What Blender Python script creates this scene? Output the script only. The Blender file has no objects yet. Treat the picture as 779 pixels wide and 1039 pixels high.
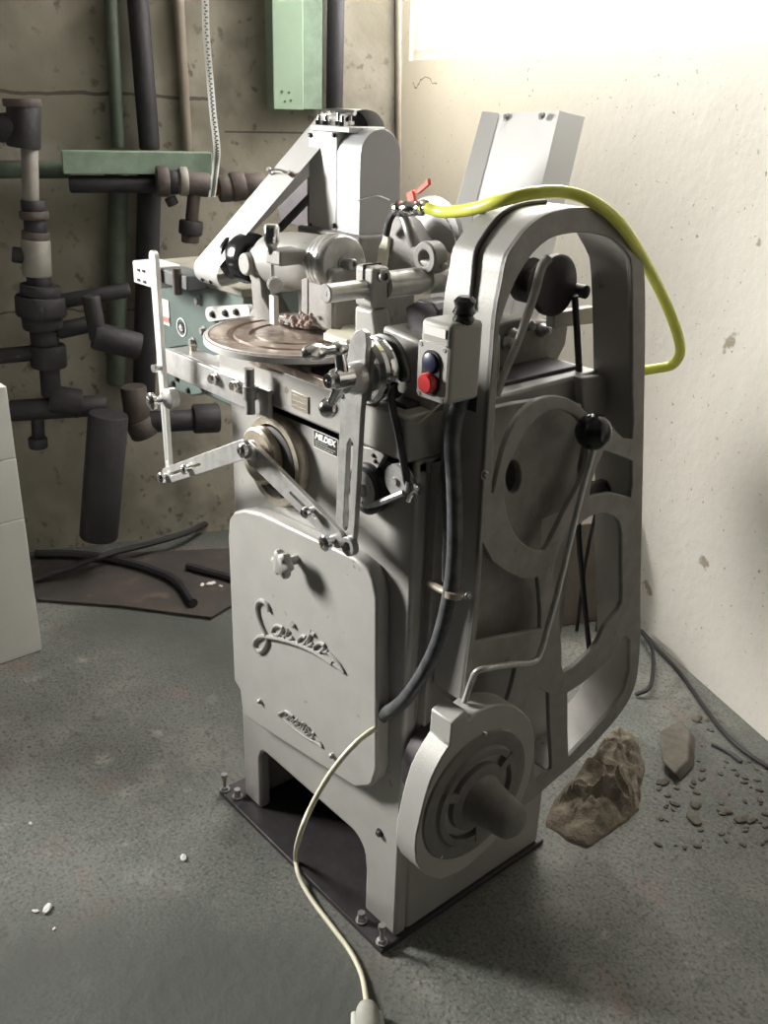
import bpy, bmesh, math, random
from mathutils import Vector, Matrix, noise
random.seed(7)
S = bpy.context.scene
COL = S.collection
V = Vector

# ------------------------------------------------------------------ camera
F = 960.0; CX, CY = 389.5, 519.5
ROLL = math.atan(69/2180); PITCH = math.atan(960/2181); YAW = math.radians(41.3)
CAM = V((1.008, -0.950, 1.55))
hd = V((-math.cos(YAW), math.sin(YAW), 0)); UP = V((0, 0, 1))
fw = hd*math.cos(PITCH) - UP*math.sin(PITCH)
rt = fw.cross(UP).normalized(); dn = fw.cross(rt)
cr, sr = math.cos(ROLL), math.sin(ROLL)
im_r = rt*cr - dn*sr          # world direction of image +x
im_d = rt*sr + dn*cr          # world direction of image +y (down)
cd = bpy.data.cameras.new('camera'); cam = bpy.data.objects.new('camera', cd); COL.objects.link(cam)
M = Matrix((im_r, -im_d, -fw)).transposed().to_4x4(); M.translation = CAM
cam.matrix_world = M
cd.sensor_fit = 'HORIZONTAL'; cd.sensor_width = 36.0; cd.lens = 36.0*F/779.0
cd.clip_start = 0.02
S.camera = cam

def ray(px, py):
    return (fw*F + im_r*(px-CX) + im_d*(py-CY)).normalized()
def on(px, py, p0, n):
    v = ray(px, py); n = V(n); return CAM + v*((V(p0)-CAM).dot(n)/v.dot(n))
def X(px, py, x): return on(px, py, (x, 0, 0), (1, 0, 0))
def Y(px, py, y): return on(px, py, (0, y, 0), (0, 1, 0))
def Z(px, py, z=0): return on(px, py, (0, 0, z), (0, 0, 1))
# directions of the room: E along the window wall, N into it
WA = math.radians(21.5)
EV = V((math.cos(WA), -math.sin(WA), 0)); NV = V((math.sin(WA), math.cos(WA), 0))
RW = 1.174         # N coordinate of the window wall
LW = -2.026        # E coordinate of the pipe wall
def WR(px, py, off=0): return on(px, py, NV*(RW-off), NV)
def WL(px, py, off=0): return on(px, py, EV*(LW+off), EV)
def RM(e, n, z): return EV*e + NV*n + UP*z

# ------------------------------------------------------------------ materials
def mat(name, col, rough=.6, metal=0, var=.0, vscale=8, col2=None, bump=0, bscale=60, spots=None, emit=None, spec=.5):
    m = bpy.data.materials.new(name); m.use_nodes = True
    nt = m.node_tree; b = nt.nodes['Principled BSDF']; L = nt.links.new
    b.inputs['Roughness'].default_value = rough; b.inputs['Metallic'].default_value = metal
    b.inputs['Specular IOR Level'].default_value = spec
    tc = nt.nodes.new('ShaderNodeTexCoord')
    def noi(sc, det=5, ro=.6):
        n = nt.nodes.new('ShaderNodeTexNoise'); n.inputs['Scale'].default_value = sc
        n.inputs['Detail'].default_value = det; n.inputs['Roughness'].default_value = ro
        L(tc.outputs['Object'], n.inputs['Vector']); return n
    c = tuple(col)+(1,)
    b.inputs['Base Color'].default_value = c
    cur = None
    if var or col2:
        n = noi(vscale); r = nt.nodes.new('ShaderNodeValToRGB')
        r.color_ramp.elements[0].position = .35; r.color_ramp.elements[1].position = .65
        c2 = tuple(col2)+(1,) if col2 else tuple(max(0, x*(1-var)) for x in col)+(1,)
        r.color_ramp.elements[0].color = c2; r.color_ramp.elements[1].color = c
        L(n.outputs['Fac'], r.inputs['Fac']); cur = r.outputs['Color']
    if spots:
        for (sc, lo, hi, scol) in spots:
            n = noi(sc, 3, .5); r = nt.nodes.new('ShaderNodeMapRange')
            r.inputs['From Min'].default_value = lo; r.inputs['From Max'].default_value = hi
            L(n.outputs['Fac'], r.inputs['Value'])
            mx = nt.nodes.new('ShaderNodeMix'); mx.data_type = 'RGBA'
            L(r.outputs['Result'], mx.inputs['Factor'])
            if cur: L(cur, mx.inputs['A'])
            else: mx.inputs['A'].default_value = c
            mx.inputs['B'].default_value = tuple(scol)+(1,)
            cur = mx.outputs['Result']
    if cur: L(cur, b.inputs['Base Color'])
    if bump:
        n = noi(bscale, 4); bp = nt.nodes.new('ShaderNodeBump')
        bp.inputs['Strength'].default_value = bump; bp.inputs['Distance'].default_value = .01
        L(n.outputs['Fac'], bp.inputs['Height']); L(bp.outputs['Normal'], b.inputs['Normal'])
    if emit:
        b.inputs['Emission Color'].default_value = tuple(emit[0])+(1,)
        b.inputs['Emission Strength'].default_value = emit[1]
    return m

PAINT = mat('grey_machine_paint', (.40, .39, .365), .42, .15, .10, 14, bump=.06, bscale=220, spots=[(35, .71, .77, (.25, .20, .16))])
PAINT2 = mat('worn_shaded_grey_paint', (.31, .295, .275), .5, .1, .2, 30, bump=.1, bscale=160, spots=[(22, .66, .76, (.20, .16, .13))])  # worn paint, also darkened to carry the shade on the guard's outer face
ALU = mat('grey_sheet_cover', (.44, .44, .45), .42, .25, .08, 12)
PALE = mat('pale_sheet_metal', (.66, .65, .63), .4, .2, .06, 9)
STEEL = mat('machined_steel', (.64, .63, .61), .30, .55, .25, 40, bump=.03, bscale=120)
DULL = mat('dull_steel', (.42, .41, .40), .42, .5, .3, 30, spots=[(40, .6, .7, (.2, .15, .12))])
CHROME = mat('chrome', (.78, .78, .78), .14, 1, .1, 20)
RUSTY = mat('rusty_table', (.52, .43, .36), .32, .35, 0, 14, col2=(.25, .18, .14), bump=.08, spots=[(60, .55, .65, (.55, .48, .42))])
BRASS = mat('worn_brass', (.52, .46, .37), .35, .45, .4, 30)
BLACK = mat('black_rubber', (.018, .018, .02), .5)
BLKGL = mat('black_gloss', (.012, .012, .014), .18)
DARKM = mat('dark_metal', (.07, .06, .065), .5, .4, .3, 30)
DARKP = mat('recess_shade', (.05, .047, .045), .7)  # near-black colour put in for the shade inside recesses and slits
MOTOR = mat('dusty_motor_grey', (.20, .19, .175), .62, .1, .2, 40, bump=.1)
TEAL = mat('teal_paint', (.125, .17, .153), .45, .05, .15, 12, spots=[(30, .62, .7, (.16, .14, .1))])
GREEN = mat('pale_green_paint', (.34, .46, .33), .5, 0, .12, 6)
GREEN2 = mat('dusty_green_paint', (.27, .36, .27), .6, 0, .3, 14)
PIPE = mat('brown_iron', (.13, .10, .085), .7, .2, 0, 12, col2=(.07, .06, .055), bump=.25, bscale=40)
PIPED = mat('dark_iron', (.045, .042, .045), .65, .2, .3, 14, bump=.2, bscale=40)
PIPEG = mat('greenish_pipe', (.12, .15, .11), .6, .1, .4, 12)
PIPEL = mat('pale_coupling', (.34, .32, .28), .6, .1, .3, 16)
RUST = mat('rust', (.28, .12, .06), .8, 0, .4, 30)
CRUST = mat('pink_residue', (.45, .35, .31), .8, 0, 0, 60, col2=(.32, .23, .20), bump=.5, bscale=120)
CREAM = mat('cream_plastic', (.80, .77, .62), .45, 0, .06, 12)
SWB = mat('switch_box_grey', (.36, .35, .31), .5, 0, .06, 10)
SWP = mat('brushed_plate', (.60, .59, .56), .35, .5)
RED = mat('red_plastic', (.75, .06, .06), .35)
REDH = mat('red_lever', (.85, .10, .05), .4)
BLUE = mat('dark_blue_plastic', (.02, .025, .055), .35)
WHITE = mat('white_print', (.85, .85, .83), .5)
LABEL = mat('off_white_label', (.78, .76, .72), .5)
REDL = mat('faded_red_print', (.65, .22, .17), .5)
BLKL = mat('black_plate', (.03, .03, .03), .4)
CABLE = mat('cream_cable', (.66, .62, .47), .5, 0, .1, 20)
CONDUIT = mat('grey_black_conduit', (.10, .105, .11), .38, .1, .5, 50)
RAG = mat('dirty_cloth', (.20, .17, .125), .95, 0, 0, 14, col2=(.12, .10, .078), bump=.8, bscale=50, spots=[(9, .68, .76, (.20, .12, .08))])
BOX = mat('white_board', (.72, .71, .66), .6, 0, .05, 5)
STONE = mat('rubble', (.15, .135, .11), .9, 0, .4, 20)
CRUMB = mat('white_chip', (.75, .73, .68), .8)
SHEET = mat('rusty_dark_sheet', (.075, .06, .05), .85, .0, 0, 5, col2=(.04, .037, .035), bump=.15, spots=[(9, .62, .72, (.12, .085, .065))])
STRIP = mat('brown_trim', (.33, .28, .22), .8, 0, .3, 8)
PINK = mat('pinkish_hose', (.50, .36, .32), .5, 0, .2, 30)

def glassy_hose():
    m = bpy.data.materials.new('yellow_translucent_hose'); m.use_nodes = True
    b = m.node_tree.nodes['Principled BSDF']
    b.inputs['Base Color'].default_value = (.74, .76, .13, 1); b.inputs['Roughness'].default_value = .25
    b.inputs['Subsurface Weight'].default_value = .4; b.inputs['Subsurface Radius'].default_value = (.01, .01, .004)
    return m
HOSE = glassy_hose()

def floor_mat():
    m = mat('stained_concrete', (.195, .20, .175), .78, 0, 0, 2.2, col2=(.105, .112, .10), bump=.35, bscale=28,
            spots=[(3.2, .52, .70, (.27, .265, .225)), (13, .63, .72, (.30, .29, .25)), (1.1, .50, .68, (.065, .07, .065)), (6, .58, .76, (.20, .14, .12)),
                   (11, .60, .85, (.25, .245, .21)), (26, .56, .72, (.10, .105, .10)), (160, .48, .85, (.25, .25, .225)), (110, .50, .76, (.05, .055, .05)), (.8, .50, .62, (.075, .08, .072))])
    return m
FLOOR = floor_mat()

def wall_mat(name, base, dark, cracks, axis):
    m = mat(name, base, .85, 0, 0, 1.4, col2=dark, bump=.25, bscale=18,
            spots=[(60, .69, .74, (.30, .26, .20)), (10, .715, .75, (.36, .31, .24)), (240, .55, .8, tuple(x*.85 for x in base))] + ([(5, .52, .75, (.17, .155, .12)), (26, .60, .70, (.16, .14, .11)), (2.2, .55, .7, (.24, .22, .165))] if 'dirty' in name else []))
    nt = m.node_tree; L = nt.links.new; b = nt.nodes['Principled BSDF']
    src = b.inputs['Base Color'].links[0].from_socket
    tc = [n for n in nt.nodes if n.type == 'TEX_COORD'][0]
    sp = nt.nodes.new('ShaderNodeSeparateXYZ'); L(tc.outputs['Object'], sp.inputs[0])
    nz = nt.nodes.new('ShaderNodeTexNoise'); nz.inputs['Scale'].default_value = 5; nz.inputs['Detail'].default_value = 6
    L(tc.outputs['Object'], nz.inputs['Vector'])
    def mth(op, a, c):
        n = nt.nodes.new('ShaderNodeMath'); n.operation = op
        for i, q in enumerate((a, c)):
            if hasattr(q, 'links'): L(q, n.inputs[i])
            else: n.inputs[i].default_value = q
        return n.outputs[0]
    for (ax, pos, lo, hi, amp, wd) in cracks:
        a = sp.outputs[ax]; o = sp.outputs['Z' if ax != 'Z' else axis]
        w = mth('MULTIPLY', mth('SUBTRACT', nz.outputs['Fac'], .5), amp)
        d = mth('ABSOLUTE', mth('SUBTRACT', mth('ADD', a, w), pos), 0.0)
        k = mth('MULTIPLY', mth('LESS_THAN', d, wd), mth('MULTIPLY', mth('GREATER_THAN', o, lo), mth('LESS_THAN', o, hi)))
        mx = nt.nodes.new('ShaderNodeMix'); mx.data_type = 'RGBA'
        L(mth('MULTIPLY', k, .75), mx.inputs['Factor']); L(src, mx.inputs['A']); mx.inputs['B'].default_value = (.06, .05, .045, 1)
        src = mx.outputs['Result']
    L(src, b.inputs['Base Color'])
    return m

# ------------------------------------------------------------------ mesh helpers
ORG = {}
def tag(o, label=None, cat=None, group=None, kind=None):
    if label: o['label'] = label
    if cat: o['category'] = cat
    if group: o['group'] = group
    if kind: o['kind'] = kind
    return o
def mk(name, bm, m, parent=None, bev=0, smooth=True, label=None, origin=None, seg=2, subd=0):
    bmesh.ops.recalc_face_normals(bm, faces=bm.faces)
    if origin is None:
        xs = [v.co for v in bm.verts]
        lo = V([min(c[i] for c in xs) for i in range(3)]); hi = V([max(c[i] for c in xs) for i in range(3)])
        origin = V(((lo.x+hi.x)/2, (lo.y+hi.y)/2, lo.z))
    for v in bm.verts: v.co -= origin
    me = bpy.data.meshes.new(name); bm.to_mesh(me); bm.free()
    mats = m if isinstance(m, (list, tuple)) else [m]
    for q in mats: me.materials.append(q)
    o = bpy.data.objects.new(name, me); COL.objects.link(o)
    ORG[o.name] = origin
    if parent:
        o.parent = parent; o.location = origin - ORG[parent.name]
    else: o.location = origin
    if smooth:
        for p in me.polygons: p.use_smooth = True
        me.set_sharp_from_angle(angle=math.radians(38))
    if bev:
        b = o.modifiers.new('bevel', 'BEVEL'); b.width = bev; b.segments = seg; b.limit_method = 'ANGLE'; b.angle_limit = math.radians(38)
        b.harden_normals = False
    if label: o['label'] = label
    return o
def thing(name, loc, label, cat, group=None):
    o = bpy.data.objects.new(name, None); COL.objects.link(o); o.location = loc; ORG[o.name] = V(loc)
    o.empty_display_size = .05
    return tag(o, label, cat, group)
def B(): return bmesh.new()
def frame(ax):
    ax = V(ax).normalized(); t = V((0, 0, 1)) if abs(ax.z) < .9 else V((1, 0, 0))
    u = ax.cross(t).normalized(); return ax, u, ax.cross(u)
def box(bm, a, b):
    x0, x1 = sorted((a[0], b[0])); y0, y1 = sorted((a[1], b[1])); z0, z1 = sorted((a[2], b[2]))
    vs = [bm.verts.new(c) for c in ((x0,y0,z0),(x1,y0,z0),(x1,y1,z0),(x0,y1,z0),(x0,y0,z1),(x1,y0,z1),(x1,y1,z1),(x0,y1,z1))]
    for f in ((0,1,2,3),(4,5,6,7),(0,1,5,4),(1,2,6,5),(2,3,7,6),(3,0,4,7)): bm.faces.new([vs[i] for i in f])
def hexa(bm, pts):   # eight corners, bottom four then top four
    vs = [bm.verts.new(c) for c in pts]
    for f in ((0,1,2,3),(4,5,6,7),(0,1,5,4),(1,2,6,5),(2,3,7,6),(3,0,4,7)): bm.faces.new([vs[i] for i in f])
def obox(bm, c, ax, ay, az):
    c = V(c); ax = V(ax); ay = V(ay); az = V(az)
    hexa(bm, [c-ax-ay-az, c+ax-ay-az, c+ax+ay-az, c-ax+ay-az, c-ax-ay+az, c+ax-ay+az, c+ax+ay+az, c-ax+ay+az])
def lathe(bm, o, axis, prof, seg=32):
    a, u, w = frame(axis); o = V(o); rings = []
    for (t, r) in prof:
        if r <= 1e-6: rings.append([bm.verts.new(o+a*t)]); continue
        rings.append([bm.verts.new(o+a*t+(u*math.cos(q)+w*math.sin(q))*r) for q in [2*math.pi*i/seg for i in range(seg)]])
    for A, C in zip(rings, rings[1:]):
        n = max(len(A), len(C))
        for i in range(n):
            j = (i+1) % n
            q = [A[i % len(A)], A[j % len(A)], C[j % len(C)], C[i % len(C)]]
            q2 = []
            for v in q:
                if v not in q2: q2.append(v)
            if len(q2) > 2: bm.faces.new(q2)
    for R in (rings[0], rings[-1]):
        if len(R) > 1: bm.faces.new(R)
def cyl(bm, p0, p1, r0, r1=None, seg=24):
    p0 = V(p0); p1 = V(p1); d = p1-p0
    lathe(bm, p0, d, [(0, r0), (d.length, r0 if r1 is None else r1)], seg)
def smoothpts(pts, n=8):
    pts = [V(p) for p in pts]
    P = [pts[0]*2-pts[1]]+pts+[pts[-1]*2-pts[-2]]; out = []
    for i in range(1, len(P)-2):
        for k in range(n):
            t = k/n; a, b, c, d = P[i-1:i+3]
            out.append(.5*((2*b)+(c-a)*t+(2*a-5*b+4*c-d)*t*t+(-a+3*b-3*c+d)*t**3))
    out.append(pts[-1]); return out
def tube(bm, pts, r, seg=10, n=8, rs=None):
    P = smoothpts(pts, n) if n > 1 else [V(p) for p in pts]
    prev = None; rings = []
    for i, p in enumerate(P):
        d = (P[min(i+1, len(P)-1)]-P[max(i-1, 0)]).normalized()
        if prev is None: _, u, w = frame(d)
        else:
            u = (prev - d*prev.dot(d)).normalized(); w = d.cross(u)
        prev = u
        rr = r if rs is None else rs(i/(len(P)-1))
        rings.append([bm.verts.new(p+(u*math.cos(q)+w*math.sin(q))*rr) for q in [2*math.pi*k/seg for k in range(seg)]])
    for A, C in zip(rings, rings[1:]):
        for i in range(seg): bm.faces.new([A[i], A[(i+1) % seg], C[(i+1) % seg], C[i]])
    bm.faces.new(rings[0]); bm.faces.new(rings[-1])
def prism(bm, outline, vec, holes=()):
    vec = V(vec); edges = []
    for loop in [outline]+list(holes):
        vs = [bm.verts.new(V(p)) for p in loop]
        for i in range(len(vs)): edges.append(bm.edges.new((vs[i], vs[(i+1) % len(vs)])))
    r = bmesh.ops.triangle_fill(bm, edges=edges, use_beauty=True, use_dissolve=False)
    fs = [g for g in r['geom'] if isinstance(g, bmesh.types.BMFace)]
    ex = bmesh.ops.extrude_face_region(bm, geom=fs)
    vs = [g for g in ex['geom'] if isinstance(g, bmesh.types.BMVert)]
    bmesh.ops.translate(bm, verts=vs, vec=vec)
    # extrude_face_region drops the originals when they bound a solid: put the cap back
def capprism(bm, outline, vec, holes=()):
    """closed prism with both caps"""
    vec = V(vec)
    for k in (0, 1):
        edges = []
        for loop in [outline]+list(holes):
            vs = [bm.verts.new(V(p)+vec*k) for p in loop]
            for i in range(len(vs)): edges.append(bm.edges.new((vs[i], vs[(i+1) % len(vs)])))
        bmesh.ops.triangle_fill(bm, edges=edges, use_beauty=True, use_dissolve=False)
    for loop in [outline]+list(holes):
        n = len(loop)
        for i in range(n):
            a, b = V(loop[i]), V(loop[(i+1) % n])
            bm.faces.new([bm.verts.new(c) for c in (a, b, b+vec, a+vec)])
    bmesh.ops.remove_doubles(bm, verts=bm.verts, dist=1e-5)
def stadium(p0, p1, r0, r1, nrm, seg=10):
    """rounded bar outline between two points in the plane with normal nrm"""
    p0 = V(p0); p1 = V(p1); d = (p1-p0).normalized(); s = V(nrm).cross(d).normalized(); out = []
    for i in range(seg+1):
        a = math.pi*i/seg; out.append(p0 + s*math.cos(a)*r0 - d*math.sin(a)*r0)
    for i in range(seg+1):
        a = math.pi*i/seg; out.append(p1 - s*math.cos(a)*r1 + d*math.sin(a)*r1)
    return out
def circ(c, r, nrm, seg=28, rz=None):
    a, u, w = frame(nrm); c = V(c)
    return [c+(u*math.cos(q)+w*math.sin(q))*r for q in [2*math.pi*i/seg for i in range(seg)]]
def rrect(x0, x1, z0, z1, r, y=0, seg=6, plane='y'):
    out = []
    for (cx, cz, a0) in ((x1-r, z1-r, 0), (x0+r, z1-r, 90), (x0+r, z0+r, 180), (x1-r, z0+r, 270)):
        for i in range(seg+1):
            a = math.radians(a0+90*i/seg); p = (cx+r*math.cos(a), cz+r*math.sin(a))
            out.append(V((p[0], y, p[1])) if plane == 'y' else V((y, p[0], p[1])))
    return out
def bolt(bm, c, axis, r=.008, h=.006):
    a = V(axis).normalized(); c = V(c)
    lathe(bm, c, a, [(0, r*1.35), (h*.25, r*1.35)], 16)
    lathe(bm, c+a*h*.25, a, [(0, r), (h*.8, r), (h, r*.8)], 6)
def knobdisc(bm, c, axis, r, h):
    lathe(bm, c, axis, [(0, r*.5), (h*.3, r*.5), (h*.35, r*.95), (h*.45, r), (h*.85, r), (h, r*.9)], 28)
def text(s, size, loc, m, parent, name, shear=0, bold=0, depth=.0006, sx=1):
    c = bpy.data.curves.new('t', 'FONT'); c.body = s; c.size = size; c.shear = shear; c.extrude = depth; c.offset = bold
    t = bpy.data.objects.new('t', c); COL.objects.link(t)
    bpy.context.view_layer.update()
    me = bpy.data.meshes.new_from_object(t.evaluated_get(bpy.context.evaluated_depsgraph_get()))
    bpy.data.objects.remove(t)
    bm = B(); bm.from_mesh(me); bpy.data.meshes.remove(me)
    # lay the lettering on a wall-like plane facing -Y
    for v in bm.verts: v.co = V((v.co.x*sx, -v.co.z, v.co.y)) + V(loc)
    return mk(name, bm, m, parent, smooth=False)

# ------------------------------------------------------------------ room
fl = B(); box(fl, (-6, -4, -.1), (4, 6, 0)); tag(mk('floor', fl, FLOOR, smooth=False, origin=V((0, 0, 0))), kind='structure')

def in_room(bm, e0, e1, n0, n1, z0, z1):
    hexa(bm, [RM(e0,n0,z0), RM(e1,n0,z0), RM(e1,n1,z0), RM(e0,n1,z0), RM(e0,n0,z1), RM(e1,n0,z1), RM(e1,n1,z1), RM(e0,n1,z1)])
def room_obj(name, bm, m, kind='structure'):
    """object whose local axes follow the room, so its texture does too"""
    R = Matrix((EV, NV, UP)).transposed()
    for v in bm.verts: v.co = R.inverted() @ v.co
    bmesh.ops.recalc_face_normals(bm, faces=bm.faces)
    me = bpy.data.meshes.new(name); bm.to_mesh(me); bm.free(); me.materials.append(m)
    o = bpy.data.objects.new(name, me); COL.objects.link(o); o.rotation_euler = (0, 0, -WA); ORG[o.name] = V((0, 0, 0))
    if kind: o['kind'] = kind
    return o
CEIL = 3.0
SILL = 1.70
wl_edge = WL(407, 100).dot(NV)           # where the pipe wall ends
win_e0 = WR(416, 30).dot(EV); win_e1 = -.55
# window wall with its opening
w = B()
in_room(w, -4.6, 3.5, RW, RW+.25, 0, SILL)
in_room(w, -4.6, win_e0, RW, RW+.25, SILL, CEIL)
in_room(w, win_e1, 3.5, RW, RW+.25, SILL, CEIL)
in_room(w, win_e0, win_e1, RW, RW+.25, 2.75, CEIL)
WALLR = wall_mat('white_plaster_wall', (.76, .735, .675), (.70, .67, .605),
                 [('X', .05, .95, 1.32, .5, .0022), ('Z', 1.28, -.2, .45, .35, .002), ('Z', 1.62, -3.2, -2.9, .3, .004)], 'X')
room_obj('wall_right', w, WALLR)
# pipe wall (projects in front of the window wall), with a window outside the frame
w = B()
n_w0, n_w1, z_w0, z_w1 = -2.8, -1.4, 1.15, 2.35
in_room(w, LW-.25, LW, n_w1, wl_edge, 0, CEIL)
in_room(w, LW-.25, LW, -5.0, n_w0, 0, CEIL)
in_room(w, LW-.25, LW, n_w0, n_w1, 0, z_w0)
in_room(w, LW-.25, LW, n_w0, n_w1, z_w1, CEIL)
in_room(w, -4.6, LW-.25, wl_edge-.25, wl_edge, 0, CEIL)
zc = WL(60, 95).z
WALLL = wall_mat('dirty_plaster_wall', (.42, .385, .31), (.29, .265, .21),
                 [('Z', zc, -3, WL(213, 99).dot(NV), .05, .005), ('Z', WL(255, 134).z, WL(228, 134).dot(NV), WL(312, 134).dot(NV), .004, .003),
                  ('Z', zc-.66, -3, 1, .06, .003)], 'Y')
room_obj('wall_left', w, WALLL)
# ceiling left open towards the camera; a slab over the machine end of the room
c = B(); in_room(c, -4.6, 3.5, -3.4, RW+.25, CEIL, CEIL+.12)
room_obj('ceiling', c, mat('ceiling_plaster', (.6, .58, .53), .9))

PANE = mat('bright_frosted_pane', (.9, .9, .9), .5, emit=((1.0, .985, .96), 1.6))
FRAME = mat('white_window_frame', (.85, .84, .80), .5)
def window(name, n, e0, e1, z0, z1, wall):
    pass
g = B()
in_room(g, win_e0, win_e0+.05, RW+.02, RW+.1, SILL, 2.75); in_room(g, win_e1-.05, win_e1, RW+.02, RW+.1, SILL, 2.75)
in_room(g, win_e0, win_e1, RW+.02, RW+.1, SILL, SILL+.045); in_room(g, win_e0, win_e1, RW+.02, RW+.1, 2.70, 2.75)
for k in (1, 2):
    e = win_e0+(win_e1-win_e0)*k/3; in_room(g, e-.02, e+.02, RW+.03, RW+.09, SILL, 2.75)
w1 = room_obj('window_1', g, FRAME)
g = B(); in_room(g, win_e0+.04, win_e1-.04, RW+.05, RW+.058, SILL+.04, 2.71)
p = room_obj('pane', g, PANE, None); p.parent = w1; p.rotation_euler = (0, 0, 0)
g = B()
for (a, b_) in ((n_w0, n_w0+.05), (n_w1-.05, n_w1), ((n_w0+n_w1)/2-.02, (n_w0+n_w1)/2+.02)): in_room(g, LW-.12, LW-.04, a, b_, z_w0, z_w1)
in_room(g, LW-.12, LW-.04, n_w0, n_w1, z_w0, z_w0+.05); in_room(g, LW-.12, LW-.04, n_w0, n_w1, z_w1-.05, z_w1)
w2 = room_obj('window_2', g, FRAME)
g = B(); in_room(g, LW-.085, LW-.08, n_w0+.04, n_w1-.04, z_w0+.04, z_w1-.04)
p = room_obj('pane', g, PANE, None); p.parent = w2; p.rotation_euler = (0, 0, 0)

def area(name, loc, d, sx, sy, power, col):
    l = bpy.data.lights.new(name, 'AREA'); l.shape = 'RECTANGLE'; l.size = sx; l.size_y = sy; l.energy = power; l.color = col
    o = bpy.data.objects.new(name, l); COL.objects.link(o); o.location = loc
    o.rotation_euler = V(d).to_track_quat('-Z', 'Y').to_euler(); return o
ksrc = RM(LW-.03, (n_w0+n_w1)/2, (z_w0+z_w1)/2)
key = area('daylight_side', ksrc, V((-.22, -.02, .85))-ksrc, .95, .75, 56, (1, .98, .94)); key.data.spread = math.radians(62)
area('daylight_back', RM((win_e0-1.2)/2, RW-.01, 2.22), -NV*1-UP*.25, -1.2-win_e0, .95, 85, (1, .98, .96))

# added unseen batten lamp above the frame, put in to brighten the upper wall
b_ = bmesh.new(); in_room(b_, -2.8, -.4, RW-.56, RW-.44, CEIL-.35, CEIL-.28)
lamp = room_obj('added_batten_lamp', b_, FRAME, None); lamp['label'] = 'added unseen batten lamp that brightens the upper window wall'; lamp['category'] = 'lamp'
b_ = bmesh.new(); in_room(b_, -2.75, -.45, RW-.52, RW-.48, CEIL-.39, CEIL-.351)
p = room_obj('tube', b_, mat('added_tube_glow', (.9,.9,.9), .5, emit=((1,.97,.93), 6)), None); p.parent = lamp; p.rotation_euler = (0,0,0)  # glowing tube of the added batten
area('added_wall_wash', RM(-1.6, RW-.50, CEIL-.42), -UP+NV*.9, 2.4, .06, 50, (1, .97, .93))  # added light washing the wall under the window
wd = bpy.data.worlds.new('world'); S.world = wd; wd.use_nodes = True
wd.node_tree.nodes['Background'].inputs[0].default_value = (.95, .97, 1, 1)
wd.node_tree.nodes['Background'].inputs[1].default_value = .02

# ------------------------------------------------------------------ machine
MX = thing('grinding_machine', (-.27, .2, 0), 'tall grey cast iron grinding machine with script lettering on its door', 'machine')
def part(name, bm, m, parent=MX, **k): return mk(name, bm, m, parent, **k)

# steel floor plate with hold-down bolts
b = B(); box(b, (-.595, -.040, 0.001), (.006, .445, .014)); fp = part('floor_plate', b, DARKM, bev=.002)
for (x, y) in ((-.585, -.03), (-.545, -.02), (-.075, -.025), (-.008, -.028)):
    b = B(); cyl(b, (x, y, .014), (x, y, .055 if x in (-.585, -.008) else .028), .0045, seg=12)
    bolt(b, (x, y, .016), (0, 0, 1), .009, .008); lathe(b, (x, y, .05 if x in (-.585, -.008) else .026), (0, 0, 1), [(0, .008), (.012, .008)], 6)
    part('hold_down_bolt', b, DULL)

# pedestal: front panel with arch, sides, back, top
BW = -.545; TOP = 1.03
def ar(x): return x
out = [V((BW, 0, .014)), V((BW, 0, TOP)), V((0, 0, TOP)), V((0, 0, .014)), V((-.096, 0, .014)), V((-.096, 0, .14))]
for i in range(7):
    a = math.radians(90*i/6); out.append(V((-.146+.05*math.cos(a), 0, .14+.05*math.sin(a))))
for i in range(7):
    a = math.radians(90+90*i/6); out.append(V((-.445+.03*math.cos(a), 0, .16+.03*math.sin(a))))
out += [V((-.475, 0, .014))]
b = B(); capprism(b, out, (0, .03, 0))
box(b, (BW, .03, .014), (BW+.03, .43, TOP)); box(b, (-.03, .03, .014), (0, .43, TOP)); box(b, (BW+.03, .40, .014), (-.03, .43, TOP))
box(b, (BW, 0, TOP-.03), (0, .43, TOP))
pedestal = part('pedestal', b, PAINT, bev=.008, seg=3)
b = B(); bolt(b, (-.055, 0, .245), (0, -1, 0), .007, .006); mk('bolt', b, DARKM, pedestal)

# upper pan
b = B(); box(b, (BW, -.022, TOP-.002), (.0, .45, 1.105)); pan = part('coolant_pan', b, PAINT, bev=.006)
b = B(); box(b, (BW+.03, .0, 1.100), (-.03, .42, 1.112)); mk('pan_grease', b, DARKM, pan, bev=.002)
p0 = Y(296, 396, -.023); p1 = Y(313, 420, -.023)
b = B(); box(b, (p0.x, -.0245, p1.z), (p1.x, -.021, p0.z)); mk('data_plate', b, BRASS, pan, bev=.0005)
b = B()
for k in range(3):
    z = p0.z-.006-k*.009; box(b, (p0.x+.004, -.0252, z-.0012), (p1.x-.004, -.0244, z))
mk('plate_print', b, PAINT2, pan)

# door
DY = -.030
pts = [(237,690),(231,545),(232,528),(238,519),(248,517),(262,520),(359,566),(372,577),(379,592),(382,606),(382,782),(379,793),(371,800),(360,800),(262,737),(250,728),(245,718),(243,700)]
b = B(); capprism(b, [Y(x, y, DY) for x, y in pts], (0, .032, 0))
door = part('door', b, PAINT, bev=.008, seg=4)
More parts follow.
